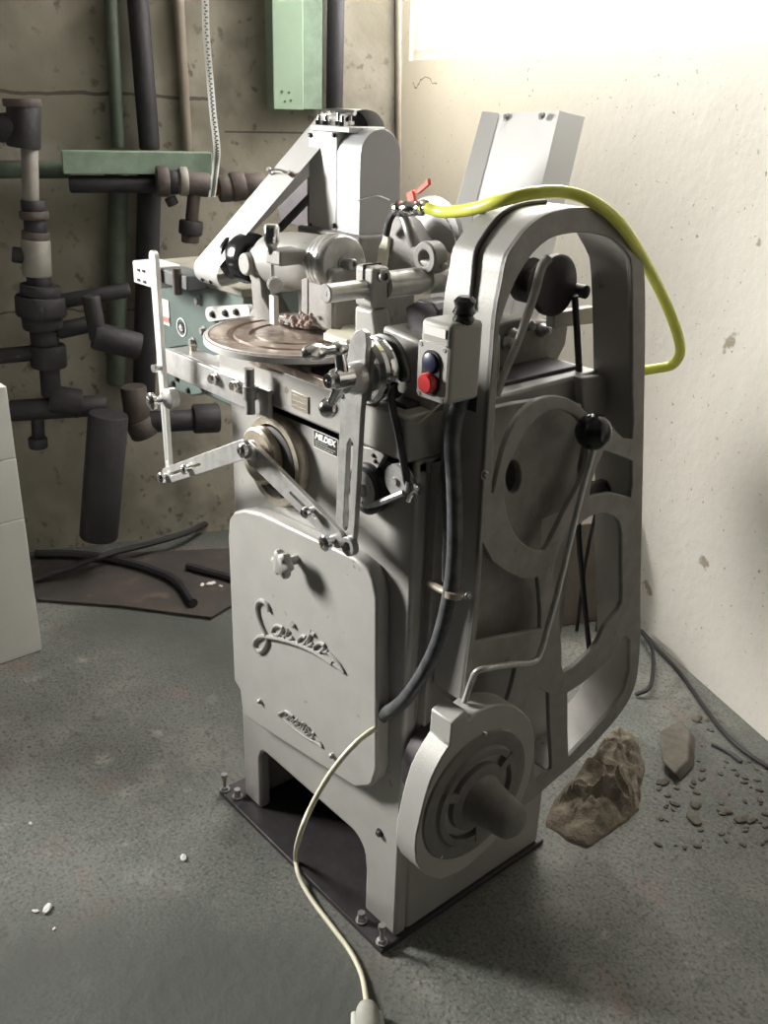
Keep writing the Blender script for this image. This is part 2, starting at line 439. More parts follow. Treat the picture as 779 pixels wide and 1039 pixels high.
# door knob, scalloped
kc = Y(287, 572, DY-.032)
b = B(); n = 72; ring0 = []; prof = [(0, .55), (.006, .92), (.012, 1), (.020, .95), (.024, .7)]
R_ = []
for (t, s) in prof:
    R_.append([b.verts.new(kc+V((math.cos(q)*(.0255+.0035*math.cos(6*q))*s, .012-t, math.sin(q)*(.0255+.0035*math.cos(6*q))*s))) for q in [2*math.pi*i/n for i in range(n)]])
for A, C in zip(R_, R_[1:]):
    for i in range(n): b.faces.new([A[i], A[(i+1) % n], C[(i+1) % n], C[i]])
b.faces.new(R_[0]); b.faces.new(R_[-1])
cyl(b, kc+V((0, .01, 0)), (kc.x, DY+.002, kc.z), .009)
kn = mk('door_knob', b, PAINT, door)
b = B(); lathe(b, kc+V((0, -.012, 0)), (0, -1, 0), [(0, .010), (.002, .009)], 20); mk('knob_cap', b, DULL, kn) if False else b.free()
# raised script name
def script(strokes, ox, oy, sc, r, name, flat=.6):
    b = B()
    for st in strokes:
        rr = r
        if isinstance(st[0], (int, float)): rr = st[0]*1.3; st = st[1:]
        tube(b, [Y(ox+x/sc, oy+y/sc, DY-.001) for x, y in st], rr, seg=8, n=5)
    return mk(name, b, mat(name+'_paint', (.30, .29, .27), .4, .2), door)
sc = 7.42
script([
 [.0042, (175,150),(165,110),(135,78),(100,75),(82,110),(92,180),(120,260),(152,330),(160,380),(130,440),(95,450),(68,420),(68,375),(105,342),(160,342),(280,365),(420,410),(540,470),(650,545)],
 [.0026, (650,545),(700,580),(738,612),(700,545),(640,480),(600,450)],
 [.0030, (275,275),(235,258),(205,275),(200,310),(225,330),(258,315),(275,275),(272,320),(290,345)],
 [.0032, (318,290),(305,335),(320,355),(350,350)],
 [.0042, (340,240),(362,262)],
 [.0030, (450,345),(420,340),(395,365),(400,395),(430,400),(455,370),(490,310)],
 [.0030, (490,300),(470,370),(465,405),(500,395)],
 [.0034, (480,308),(515,330)],
 [.0030, (590,405),(550,390),(515,415),(520,450),(555,460),(590,420),(585,455),(615,450)],
], 250, 600, sc, .003, 'raised_lettering')
sc = 7.79
script([
 [.0026, (215,190),(240,180),(265,170),(300,185),(330,210)],
 [.0018, (250,235),(330,305),(420,370),(520,425),(560,450),(545,415),(500,370)],
 [.0022, (235,190),(215,200)],
 [.0024, (275,180),(280,225),(310,195),(315,245),(335,225)],
 [.0022, (340,235),(335,270),(365,265),(360,235),(345,240)],
 [.0022, (375,245),(370,290),(395,290),(400,255),(398,305),(412,310)],
 [.0022, (425,265),(410,320),(425,330)],
 [.0022, (445,290),(425,340),(450,350),(460,305),(455,355)],
 [.0022, (470,325),(462,365),(485,375),(495,345),(480,340)],
], 255, 700, sc, .003, 'small_raised_lettering')
for (x, y) in ((265, 711), (338, 766)):
    b = B(); lathe(b, Y(x, y, DY+.001), (0, -1, 0), [(0, .006), (.005, .006), (.009, .003), (.010, 0)], 16); mk('rivet', b, PAINT, door)

# MILDEX plate
p0 = Y(319, 435, -.001); p1 = Y(344, 464.5, -.001)
b = B(); box(b, (p0.x, -.003, p1.z), (p1.x, .001, p0.z)); mp = part('maker_plate', b, BLKL)
W_ = p1.x-p0.x; Hh = p0.z-p1.z
b = B()
t_ = .0012
for (a, c) in (((p0.x, p0.z-t_), (p1.x, p0.z)), ((p0.x, p1.z), (p1.x, p1.z+t_)), ((p0.x, p1.z), (p0.x+t_, p0.z)), ((p1.x-t_, p1.z), (p1.x, p0.z))): box(b, (a[0], -.0036, a[1]), (c[0], -.002, c[1]))
mk('plate_border', b, LABEL, mp)
text('MILDEX', Hh*.46, (p0.x+W_*.07, -.0036, p0.z-Hh*.46), WHITE, mp, 'plate_lettering', shear=.25, bold=.0007, sx=W_*.84/(Hh*.46*3.62))
b = B()
for k, (q0, q1) in enumerate(((.07, .58), (.07, .92), (.07, .80))):
    z = p0.z-Hh*(.60+.13*k); xx = p0.x+W_*q0
    while xx < p0.x+W_*q1-.004:
        l = random.uniform(.004, .010); box(b, (xx, -.0037, z-.0008), (min(xx+l, p0.x+W_*q1), -.0025, z+.0008)); xx += l+.002
mk('plate_small_print', b, SWB, mp)

# round crank boss on the front
bc = Y(286, 466, 0)
b = B(); lathe(b, bc, (0, -1, 0), [(-.002, .088), (.018, .088), (.022, .085), (.022, .072), (.004, .070), (.004, .0)], 56); boss = part('crank_boss', b, BRASS)
bi = Y(272, 459, -.02)
b = B(); lathe(b, V((bc.x, 0, bc.z)), (0, -1, 0), [(.001, .066), (.02, .066), (.022, .062), (.022, 0)], 48); mk('boss_recess_shade', b, DARKP, boss)  # solid dark disc painted in for the shade inside the boss ring
b = B(); lathe(b, (bc.x-.022, -.02, bc.z+.008), (0, -1, 0), [(0, .055), (.018, .055), (.022, .05), (.022, .018), (.034, .018), (.034, 0)], 48); mk('hub_disc', b, BRASS, boss)

# linkage
def bar(name, a, c, r0, r1, y, th, m, slot=None, parent=MX):
    p, q = Y(*a, y), Y(*c, y)
    b = B(); hs = []
    if slot:
        s0, s1, sr_ = slot; hs = [stadium(p.lerp(q, s0), p.lerp(q, s1), sr_, sr_, (0, 1, 0), 6)]
    capprism(b, stadium(p, q, r0, r1, (0, 1, 0)), (0, th, 0), hs)
    return part(name, b, m, parent, bev=.0015) if parent is MX else mk(name, b, m, parent, bev=.0015)
arm = bar('crank_arm', (253, 459), (341, 546), .022, .018, -.062, .010, STEEL, (.50, .76, .0035))
for (x, y, r) in ((307, 521, .010), (327, 552, .014)):
    b = B(); c_ = Y(x, y, -.085); lathe(b, c_, (0, 1, 0), [(0, r*.7), (.003, r), (.010, r), (.011, r*.6), (.024, r*.6)], 20); lathe(b, c_, (0, -1, 0), [(0, r*.45), (.002, r*.4)], 6); mk('clamp_screw', b, CHROME, arm)
b = B(); c_ = Y(352, 555, -.062); capprism(b, circ(c_, .017, (0, 1, 0)), (0, .012, 0), [circ(c_, .008, (0, 1, 0))]); mk('end_washer', b, DULL, arm, bev=.001)
link = bar('slotted_link', (168, 483), (246, 456), .017, .018, -.085, .008, STEEL, (.08, .48, .003))
for (x, y, r) in ((161, 486, .013), (184, 477, .010), (243, 458, .013)):
    b = B(); c_ = Y(x, y, -.10); lathe(b, c_, (0, 1, 0), [(0, r*.7), (.003, r), (.009, r), (.010, r*.65), (.022, r*.65)], 20); lathe(b, c_, (0, -1, 0), [(0, r*.4), (.002, r*.35)], 6); mk('clamp_screw', b, CHROME, link)
b = B(); cyl(b, Y(250, 459, -.09), Y(262, 463, -.04), .011); mk('pivot_pin', b, STEEL, link)
up = bar('upright_lever', (154, 261), (170, 477), .0125, .009, -.080, .009, mat('bright_lever_steel', (.80, .80, .78), .35, .6), (.62, .95, .0025))
b = B(); c_ = Y(151, 408, -.110); lathe(b, c_, (0, 1, 0), [(0, .012), (.003, .018), (.010, .018), (.012, .009), (.03, .009)], 28); lathe(b, c_, (0, -1, 0), [(0, .006), (.002, .005)], 12); mk('lever_knob', b, CHROME, up)
b = B(); c_ = Y(169, 405, -.085); lathe(b, c_, (0, 1, 0), [(0, .018), (.002, .021), (.018, .021), (.02, .018)], 24); mk('lever_collar', b, STEEL, up)
b = B(); c_ = Y(155, 374, -.095); lathe(b, c_, (0, 1, 0), [(0, .008), (.006, .009), (.006, .006), (.02, .006)], 16); mk('clamp_screw', b, CHROME, up)

# front rail (channel bar) to which the lever is hinged
RY = -.035
b = B(); a0, a1, a2, a3 = Y(166, 358, RY), Y(262, 388, RY), Y(262, 416, RY), Y(166, 381, RY)
xl, xr = a0.x, a1.x+.03; zt = 1.070; zb = 1.030
xl = a0.x; zt = (a0.z+a1.z)/2; zb = (a2.z+a3.z)/2
box(b, (xl, RY, zb), (xr, RY+.010, zt)); box(b, (xl, RY+.01, zt-.008), (xr, RY+.055, zt)); box(b, (xl, RY+.01, zb), (xl+.012, RY+.055, zt))
box(b, (xl+.10, RY+.055, zt-.012), (BW+.02, RY+.085, zt-.002))
rail = part('front_rail', b, STEEL, bev=.0015)
for (x, y) in ((219, 384), (241, 391)):
    b = B(); bolt(b, Y(x, y, RY), (0, -1, 0), .0095, .012); mk('hex_bolt', b, CHROME, rail)
b = B(); c_ = Y(253, 386, -.05); cyl(b, (c_.x, -.05, c_.z-.062), (c_.x, -.05, c_.z+.022), .0095, seg=16); cyl(b, (c_.x, -.05, c_.z-.035), (c_.x, -.05, c_.z-.01), .013, seg=16)
cyl(b, (c_.x, -.05, c_.z-.02), (c_.x, RY+.005, c_.z-.02), .006, seg=12); mk('stop_pin', b, DULL, rail)
b = B(); c_ = Z(195, 352, zt+.008); lathe(b, (c_.x, RY+.04, zt), (0, 0, 1), [(0, .007), (.012, .007), (.013, .004)], 12); mk('stud', b, BRASS, rail)
# long slide bar with pan edge
b = B(); p_, q_ = Y(262, 398, -.03), Y(338, 402, -.03)
box(b, (p_.x, -.040, 1.108), (-.06, -.028, 1.122)); slide = part('slide_bar', b, RUSTY, bev=.001)
b = B()
for i in range(14):
    c_ = V((-.50+i*.017, -.012+random.uniform(-.01, .02), 1.112)); bmesh.ops.create_icosphere(b, subdivisions=1, radius=random.uniform(.005, .009), matrix=Matrix.Translation(c_))
mk('swarf', b, DULL, slide)

# round work table with grooves
TZ = 1.150
tc_ = Z(302, 338, TZ)
tl = Z(212, 341, TZ); tr_ = (tl-tc_).length*1.0
RT = .168
b = B()
lathe(b, (tc_.x, tc_.y, 0), (0, 0, 1), [(TZ-.016, RT-.008), (TZ-.012, RT), (TZ-.002, RT), (TZ, RT-.003), (TZ, .128), (TZ-.005, .127), (TZ-.005, .116), (TZ, .115), (TZ, .088), (TZ-.005, .087), (TZ-.005, .077), (TZ, .076), (TZ, 0)], 72)
lathe(b, (tc_.x, tc_.y, 0), (0, 0, 1), [(1.10, .09), (TZ-.02, .10)], 40)
table = part('round_table', b, RUSTY)
b = B(); lathe(b, (tc_.x, tc_.y, 0), (0, 0, 1), [(TZ-.014, RT-.002), (TZ-.013, RT+.0015), (TZ-.003, RT+.0015), (TZ-.001, RT-.002), (TZ+.0008, RT-.003), (TZ+.0008, RT-.007), (TZ-.014, RT-.007), (TZ-.014, RT-.002)], 72); mk('table_rim', b, PALE, table)

# bearing brackets under the spindle head
HY = .10                                  # y of the spindle axis
HZ = Y(300, 255, HY).z
hL = Y(258, 262, HY); hR = Y(334, 267, HY); hAx = (hR-hL).normalized(); L_ = (hR-hL).length
hl = hL.x; hr = hR.x
def up_bracket(x0, x1, y0, y1, ztop, name, m=PAINT2):
    b = B(); box(b, (x0, y0, TZ-.004), (x1, y1, ztop)); return part(name, b, m, bev=.005)
pl = Y(258, 320, HY-.03).x
# U shaped yoke, profile in the y-z plane seen from the front-left
yk = [Y(246,262,.06),Y(262,262,.06),Y(266,300,.06),Y(275,318,.06),Y(300,323,.06),Y(305,318,.06),Y(305,271,.06),Y(312,271,.06),Y(312,335,.06),Y(250,322,.06),Y(256,312,.06),Y(254,285,.06)]
b = B(); capprism(b, yk, (0, .045, 0)); yoke = part('yoke_bracket', b, PAINT2, bev=.004)
b = B(); p_ = Y(250, 268, .05); cyl(b, p_+V((0, -.006, 0)), p_+V((0, .05, 0)), .021); mk('yoke_lug', b, PAINT, yoke, bev=.004)
b = B(); hexa(b, [Y(312,330,.06), Y(312,330,.06)+V((.075,0,0)), Y(312,330,.06)+V((.075,.09,0)), Y(312,330,.06)+V((0,.09,0)),
                  Y(312,268,.06), Y(312,268,.06)+V((.075,0,0)), Y(312,268,.06)+V((.075,.09,0)), Y(312,268,.06)+V((0,.09,0))])
hb = part('head_support', b, PAINT2, bev=.006)
b = B()
for i in range(26):
    c_ = Y(random.uniform(284, 316), random.uniform(318, 332), .05); bmesh.ops.create_icosphere(b, subdivisions=1, radius=random.uniform(.003, .007), matrix=Matrix.Translation(c_))
mk('coolant_crust', b, CRUST, hb)
# spindle head: tapered casting along x
b = B()
lathe(b, hL, hAx, [(-.01, .020), (.03, .030), (.06, .046), (L_*.35, .050), (L_*.55, .052), (L_*.8, .050), (L_*.93, .046), (L_, .036)], 40)
head = part('spindle_head', b, PAINT, smooth=True)
b = B(); nx = hR-hAx*.01
lathe(b, nx, hAx, [(0, .044), (.004, .050), (.010, .050), (.011, .046), (.014, .046), (.015, .051), (.022, .051), (.023, .047), (.027, .047), (.028, .052), (.036, .052), (.037, .048), (.042, .048), (.043, .051), (.050, .050), (.054, .046), (.054, 0)], 56)
mk('spindle_nose', b, STEEL, head)
b = B(); lathe(b, nx+hAx*.052, hAx, [(0, .016), (.004, .015), (.005, .010), (.026, .010), (.028, .008), (.028, .004), (.022, .004)], 24); mk('arbor_stub', b, DULL, head)
# drive pulley at the tail end, in shadow of the cover
b = B(); lathe(b, hL-hAx*.062, hAx, [(0, .03), (.002, .046), (.012, .046), (.018, .038), (.026, .046), (.04, .050), (.062, .047), (.064, .03)], 40); mk('spindle_pulley', b, BLKGL, head)
# curved lower lip of the belt cover
b = B()
p_ = [Y(214, 277, HY-.01), Y(222, 284, HY-.01), Y(238, 281, HY-.01), Y(252, 272, HY-.01), Y(262, 262, HY)]
tube(b, p_, .013, 10, 6); mk('cover_lip', b, PAINT, head)

# micrometer screw in front of the head
b = B(); m0 = Y(276, 258, -.0); 
lathe(b, (m0.x, -.0, Y(276,258,0).z), (0, 0, 1), [(0, .006), (.006, .008), (.012, .0085), (.018, .012), (.022, .0135), (.046, .0135), (.050, .011), (.050, 0)], 28)
mic = part('micrometer_screw', b, CHROME)
zt_ = Y(276, 262, 0).z; zb_ = Y(276, 318, 0).z
b = B(); cyl(b, (m0.x, 0, zb_), (m0.x, 0, zt_+.01), .0035, seg=12); mk('screw_rod', b, STEEL, mic)
b = B(); c_ = Y(285, 262, 0); box(b, (m0.x-.016, -.004, c_.z-.014), (m0.x+.03, .05, c_.z+.012)); mk('screw_clamp', b, PAINT2, mic, bev=.004)
b = B(); c_ = Y(279, 289, -.006); lathe(b, c_, (.9, -.4, 0), [(-.012, .012), (-.008, .013), (-.003, .013), (-.003, .006), (.003, .006), (.003, .013), (.008, .013), (.01, .011)], 24); mk('lock_nut', b, STEEL, mic)
b = B(); box(b, (m0.x-.007, -.004, Y(279, 330, 0).z), (m0.x+.010, .006, Y(279, 300, 0).z)); mk('screw_foot', b, PALE, mic, bev=.002)

# little pale lever behind the table
b = B(); p_, q_ = Y(212, 319, .12), Y(250, 315, .12); capprism(b, stadium(p_, q_, .016, .012, (0, 1, 0)), (0, .012, 0)); sl = part('side_clamp', b, PALE, bev=.002)
for x in (216, 229, 240):
    b = B(); bolt(b, Y(x, 319-.1*(x-216), .12), (0, -1, 0), .006, .006); mk('screw', b, DARKM, sl)
b = B(); cyl(b, Y(225, 330, .13), Y(225, 321, .13), .006); mk('clamp_foot', b, PALE, sl)

# upper column: plate, rounded motor cover, diagonal belt cover, top motor mount
CYp = .20
a_, c_ = Y(313, 132, CYp), Y(341, 236, CYp)
cx0, cx1 = a_.x, c_.x
b = B(); box(b, (cx0, CYp, c_.z), (cx1, CYp+.03, a_.z)); colm = part('column_plate', b, PALE, bev=.002)
for (x, y) in ((315, 137), (339, 137), (315, 229), (339, 229)):
    b = B(); bolt(b, Y(x, y, CYp), (0, -1, 0), .004, .004); mk('screw', b, DARKM, colm)
b = B(); box(b, (cx0-.02, CYp-.015, TZ-.03), (cx1+.09, CYp+.13, c_.z+.004)); part('column_base', b, PAINT2, bev=.006)
# motor cover: stadium profile in y-z, extruded along x
hx1 = Y(369, 190, CYp+.01).x; hx0 = cx1-.012
y0 = CYp+.001; y1 = X(405, 200, hx1).y; zt2 = X(387, 131, hx1).z; zb2 = 1.13
pr = []; rr = (y1-y0)/2
rr = min(rr, .06)
for i in range(9):
    a = math.radians(90*i/8); pr.append(V((hx0, y1-rr+rr*math.cos(math.radians(0)+a), zt2-rr+rr*math.sin(a))))
for i in range(9):
    a = math.radians(90+90*i/8); pr.append(V((hx0, y0+rr+rr*math.cos(a), zt2-rr+rr*math.sin(a))))
pr += [V((hx0, y0, zb2)), V((hx0, y1, zb2))]
b = B(); capprism(b, pr, (hx1-hx0, 0, 0)); mc = part('motor_cover', b, ALU, bev=.004, seg=3)
b = B(); tube(b, [X(362, 204, hx1+.003)+V((0, 0, 0)), X(374, 200, hx1+.003), X(384, 199, hx1+.006), X(395, 203, hx1+.004)], .0012, 6); mk('wire', b, CHROME, mc)

# diagonal belt cover, channel open on its right side
tp0 = Y(326, 118, CYp); 
bx0 = Y(205, 262, HY-.03).x
# strip corners (front-left facing): measured on the spindle pulley plane and on the column plane
lo_l, lo_r = Y(199, 262, .045), Y(226, 268, .045)
hi_l = Y(318, 119, .235); hi_r = Y(352, 122, .235)
wx = lo_r.x-lo_l.x
xa, xb = lo_l.x, lo_r.x
# profile in x-z/y: build with its true slope from low front to high back, both sides parallel
def belt_side(off):
    return [V((0, 0, 0))]
lowc = (lo_l+lo_r)/2; hic = (hi_l+hi_r)/2
dirb = (hic-lowc); sidev = V((1, 0, 0)); nb = dirb.cross(sidev).normalized()
if nb.z < 0: nb = -nb
b = B()
W2 = .044; T2 = .0025; D2 = .085
prof = []
LB = dirb.length; du = dirb.normalized()
rA, rB = .036, .05
steps = []
cA = lowc - nb*rA; cB = hic - nb*rB
for i in range(13):
    a = math.radians(-100+100*i/12)       # round the low end, from underneath to the top face
    steps.append(cA + (-du*math.cos(a)*-1*0) + (nb*math.cos(a) + du*math.sin(a))*rA)
for i in range(13):
    a = math.radians(0+130*i/12); steps.append(cB + (nb*math.cos(a)+du*math.sin(a))*rB)
ra = []
for p in steps:
    ra.append([b.verts.new(p+sidev*s) for s in (-W2, W2)])
for A, C in zip(ra, ra[1:]): b.faces.new([A[0], A[1], C[1], C[0]])
bmesh.ops.solidify(b, geom=b.faces[:], thickness=T2)
# far side plate closing the channel
side = [p - sidev*W2 for p in steps]
capprism(b, side, (T2, 0, 0))
bcov = part('belt_cover', b, PALE, bev=.0006)
m_ = lowc.lerp(hic, .62)
b = B(); tube(b, [m_+sidev*-.03+nb*.004, m_+sidev*-.018+nb*.012, m_+sidev*.015+nb*.012, m_+sidev*.03+nb*.004], .003, 8); mk('cover_latch', b, CHROME, bcov)
b = B(); cyl(b, m_+sidev*-.034+nb*0, m_+sidev*-.034+nb*.014, .005); cyl(b, m_+sidev*.034, m_+sidev*.034+nb*.012, .005); mk('latch_screw', b, DULL, bcov)
for s in (-.02, .012):
    b = B(); p_ = cA + (nb*math.cos(math.radians(-75))+du*math.sin(math.radians(-75)))*rA + sidev*s; bolt(b, p_, (p_-sidev*s-cA), .004, .003); mk('cover_screw', b, DARKM, bcov)
# belts inside
b = B()
for (r1, r2, dy) in ((.030, .040, .012),):
    for s in (1, -1):
        hexa(b, [cA+nb*r1*s+sidev*(-.01), cA+nb*r1*s+sidev*.012, cA+nb*(r1-.006)*s+sidev*.012, cA+nb*(r1-.006)*s+sidev*(-.01),
                 cB+nb*r2*s+sidev*(-.01), cB+nb*r2*s+sidev*.012, cB+nb*(r2-.006)*s+sidev*.012, cB+nb*(r2-.006)*s+sidev*(-.01)])
part('drive_belt', b, BLACK)
b = B(); lathe(b, cB-sidev*.02, sidev, [(0, .042), (.01, .045), (.02, .04), (.035, .045), (.037, .02), (.07, .02)], 32); part('motor_pulley', b, DARKM)
# dark motor plate behind the belt
b = B(); capprism(b, [Y(280,205,.26),Y(312,165,.26),Y(313,232,.26),Y(285,225,.26)], (0, .03, 0)); part('motor_bracket', b, DARKM, bev=.003)
# top mount with nuts
b = B(); tz = a_.z
box(b, (cx0, CYp+.005, tz), (cx1+.03, CYp+.09, tz+.010)); tm = part('top_mount', b, PALE, bev=.002)
for (x, y, h) in ((.008, .02, .018), (.03, .02, .02), (.055, .03, .024), (.08, .02, .02), (.05, .06, .03)):
    b = B(); c_ = V((cx0+x, CYp+y, tz+.008)); cyl(b, c_, c_+V((0, 0, h)), .0045, seg=12); lathe(b, c_, (0, 0, 1), [(0, .009), (.010, .009)], 6); mk('mount_nut', b, CHROME, tm)
b = B(); c_ = V((cx0+.045, CYp+.03, tz+.035)); tube(b, [c_+V((-.04, 0, -.003)), c_, c_+V((.045, .01, -.002))], .005, 8); mk('mount_handle', b, CHROME, tm)

# tailstock: steel rod, clamp, arbor
RX = -.17
r0_ = X(330, 298, RX); zr = r0_.z
dirR = (X(378, 288, RX)-r0_); 
yA = r0_.y; 
def ry(px, py): return X(px, py, RX).y
b = B(); yend = ry(380, 288)
lathe(b, (RX, yA, zr), (0, 1, 0), [(0, .0), (0, .013), (.002, .015), (yend-yA+.03, .015)], 32)
rod = part('steel_rod', b, STEEL)
b = B(); lathe(b, (RX, yA-.0005, zr), (0, 1, 0), [(0, .004), (.001, .004)], 12); mk('centre_mark', b, DULL, rod)
# clamp bracket with foot
yb0 = ry(369, 290); yb1 = yb0+.035
b = B(); box(b, (RX-.024, yb0, zr-.03), (RX+.024, yb1, zr+.036)); 
hexa(b, [V((RX-.024,yb0,TZ-.03)),V((RX+.055,yb0,TZ-.03)),V((RX+.055,yb1,TZ-.03)),V((RX-.024,yb1,TZ-.03)),V((RX-.024,yb0,zr-.03)),V((RX+.024,yb0,zr-.03)),V((RX+.024,yb1,zr-.03)),V((RX-.024,yb1,zr-.03))])
br = part('rod_clamp', b, PAINT, bev=.007, seg=3)
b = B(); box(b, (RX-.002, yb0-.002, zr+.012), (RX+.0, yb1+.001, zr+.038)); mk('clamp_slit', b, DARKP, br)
b = B(); c_ = V((RX+.022, (yb0+yb1)/2, zr+.022)); lathe(b, c_, (1, 0, 0), [(0, .011), (.010, .011), (.010, .006), (.004, .006), (.004, 0)], 20); mk('clamp_bolt', b, DULL, br)
# arbor behind
b = B(); lathe(b, (RX+.01, yb1-.002, zr+.004), (0, 1, 0), [(0, .022), (.075, .022), (.075, .019), (.09, .019), (.09, .024), (.15, .024), (.15, .016), (.26, .016)], 32); ab = part('arbor', b, STEEL)
b = B(); c_ = V((RX+.018, yb1+.10, zr+.03)); box(b, c_-V((.018, .02, .008)), c_+V((.018, .02, .008))); lathe(b, c_+V((.018, 0, 0)), (1, 0, 0), [(0, .008), (.012, .008)], 6); mk('arbor_clamp', b, PAINT, ab, bev=.004)
# cream plastic guide under the rod
gz = TZ+.004
pts = [(328,325),(344,319),(375,321),(385,327),(352,330),(351,337),(392,343),(384,351),(344,345),(327,337)]
pts = [(326,328),(344,321),(380,322),(388,330),(388,344),(352,345),(328,338),(334,333),(345,334),(348,330),(340,328)]
b = B(); capprism(b, [Z(x, y, gz+.022) for x, y in pts], (0, 0, -.012)); part('cream_guide', b, CREAM, bev=.0025)
# dark hexagon block and plates between clamp and guard
b = B(); hx = [Y(411,312,.06),Y(424,304,.06),Y(438,307,.06),Y(444,316,.06),Y(444,345,.06),Y(416,352,.06)]
capprism(b, hx, (0, .05, 0)); part('housing_block', b, DARKM, bev=.003)
b = B(); hexa(b, [Y(384,400,.03),Y(440,420,.03),Y(440,420,.03)+V((0,.15,0)),Y(384,400,.03)+V((0,.15,0)),
                  Y(388,330,.03),Y(440,352,.03),Y(440,352,.03)+V((0,.15,0)),Y(388,330,.03)+V((0,.15,0))]); part('slide_housing', b, PAINT2, bev=.006)

# hand crank, slotted lever and wheel on the right of the front
LY = -.055
pts = [(366,334),(360,336),(355,344),(351,370),(345,410),(340,535),(342,552),(350,560),(358,553),(360,530),(366,420),(372,350),(371,338)]
b = B()
sl_ = [Y(x, y, LY) for x, y in ((358,448),(361,443),(364,448),(356,530),(353,536),(350,530))]
sl_ = [Y(x, y, LY) for x, y in ((352,450),(355,445),(358,450),(353,535),(350.5,540),(348,535))]
capprism(b, [Y(x, y, LY) for x, y in pts], (0, .010, 0), [sl_]); lv = part('slotted_lever', b, STEEL, bev=.0015)
b = B(); hc = Y(364, 383, LY); lathe(b, hc+V((0, .0, 0)), (0, -1, 0), [(0, .025), (.012, .025), (.016, .022), (.030, .020), (.032, .017), (.032, 0)], 32); mk('lever_boss', b, STEEL, lv)
b = B(); bolt(b, Y(345, 400, LY), (0, -1, 0), .005, .004); mk('lever_screw', b, DARKM, lv)
whc = Y(372, 376, -.035)
b = B(); lathe(b, whc, (0, 1, 0), [(-.010, .026), (-.010, .046), (-.004, .052), (.004, .052), (.008, .045), (.014, .042), (.018, .050), (.022, .050), (.022, 0)], 48); wh = part('front_wheel', b, CHROME)
b = B(); 
lathe(b, whc+V((0, .03, 0)), (0, 1, 0), [(0, .046), (.003, .052), (.012, .052), (.014, .046)], 48); mk('wheel_tyre', b, BLACK, wh)
# crank
chub = Y(336, 386, LY-.06)
cy_ = chub.y
b = B(); lathe(b, (hc.x, LY-.03, hc.z), (0, -1, 0), [(0, .012), (.02, .012)], 24); lathe(b, (chub.x, cy_+.035, chub.z), (0, -1, 0), [(0, .016), (.03, .016), (.034, .012), (.042, .011), (.042, .006), (.036, .006), (.036, 0)], 28)
cyl(b, (hc.x, LY-.03, hc.z), (chub.x, cy_+.01, chub.z), .013)
ck = part('hand_crank', b, CHROME)
ct = Y(344, 354, cy_+.02); cb_ = Y(334, 414, cy_+.02)
b = B(); tube(b, [ct, V((chub.x, cy_+.02, chub.z)), cb_], .009, 12, 4, rs=lambda t: .0075+.003*math.sin(math.pi*t)); mk('crank_arm', b, CHROME, ck)
b = B(); bmesh.ops.create_uvsphere(b, u_segments=24, v_segments=14, radius=.0165, matrix=Matrix.Translation(cb_)); mk('counterweight_ball', b, CHROME, ck)
b = B(); he = Y(308, 359, cy_-.05); d_ = he-ct; l_ = d_.length
lathe(b, ct, d_, [(-.01, .010), (.0, .012), (.008, .010), (.012, .007), (.03, .009), (l_*.6, .0135), (l_*.85, .012), (l_*.97, .007), (l_, 0)], 24); mk('crank_handle', b, CHROME, ck)
# lever tail on the right of the wheel
b = B(); p_, q_ = Y(394, 385, .0), Y(409, 393, -.02); tube(b, [p_, p_.lerp(q_, .5)+V((0, 0, .003)), q_], .007, 10, rs=lambda t: .009-.003*math.sin(math.pi*t)); mk('wheel_lever', b, CHROME, wh)

# round belt from the wheel to the idlers
PY = -.012
b = B(); tube(b, [whc+V((.040, .035, .030)), whc+V((.055, .035, -.005)), Y(397, 400, PY-.015), Y(404, 440, PY-.015), Y(411, 478, PY-.015), Y(413, 492, PY-.012)], .006, 8, 5); part('round_belt', b, BLACK)
b = B(); p0c = Y(371, 496, -.02)
lathe(b, (p0c.x, -.002, p0c.z), (0, -1, 0), [(0, .036), (.004, .044), (.020, .044), (.024, .040), (.024, .034)], 40); lathe(b, (p0c.x, -.002, p0c.z), (0, -1, 0), [(.024, .034), (.0245, .034), (.0245, 0)], 40); bp_ = part('black_pulley', b, BLACK)
b = B(); lathe(b, (p0c.x, -.026, p0c.z), (0, -1, 0), [(0, .032), (.002, .031), (.002, .012), (.006, .011), (.006, 0)], 36); mk('pulley_face', b, DULL, bp_)
for k in range(3):
    b = B(); a = k*2.1+.5; bolt(b, (p0c.x+.022*math.cos(a), -.028, p0c.z+.022*math.sin(a)), (0, -1, 0), .0025, .002); mk('screw', b, CHROME, bp_)
b = B(); p1c = Y(401, 488, -.03); lathe(b, (p1c.x, -.004, p1c.z), (0, -1, 0), [(0, .012), (.010, .012), (.010, .026), (.014, .027), (.017, .022), (.022, .027), (.026, .026), (.026, .006), (.030, .006), (.030, 0)], 36); ip = part('idler_pulley', b, STEEL)
b = B(); pts = [(362,452),(386,456),(390,462),(381,478),(374,476),(360,470)]
capprism(b, [Y(x, y, -.012) for x, y in pts], (0, .012, 0)); ib = part('idler_bracket', b, PAINT2, bev=.002)
for (x, y) in ((379, 462), (381, 468)):
    b = B(); bolt(b, Y(x, y, -.012), (0, -1, 0), .003, .003); mk('screw', b, DARKM, ib)
b = B(); tube(b, [Y(370, 515, -.02), Y(390, 508, -.03), Y(410, 500, -.03)], .0055, 8); mk('idler_arm', b, DULL, ib)
b = B(); p_ = Y(418, 500, -.02); tube(b, [Y(410, 478, -.02), Y(420, 494, -.02), Y(426, 499, -.02)], .006, 8); tube(b, [Y(426, 493, -.02), p_, Y(414, 508, -.02)], .005, 8); mk('wing_screw', b, CHROME, ib)

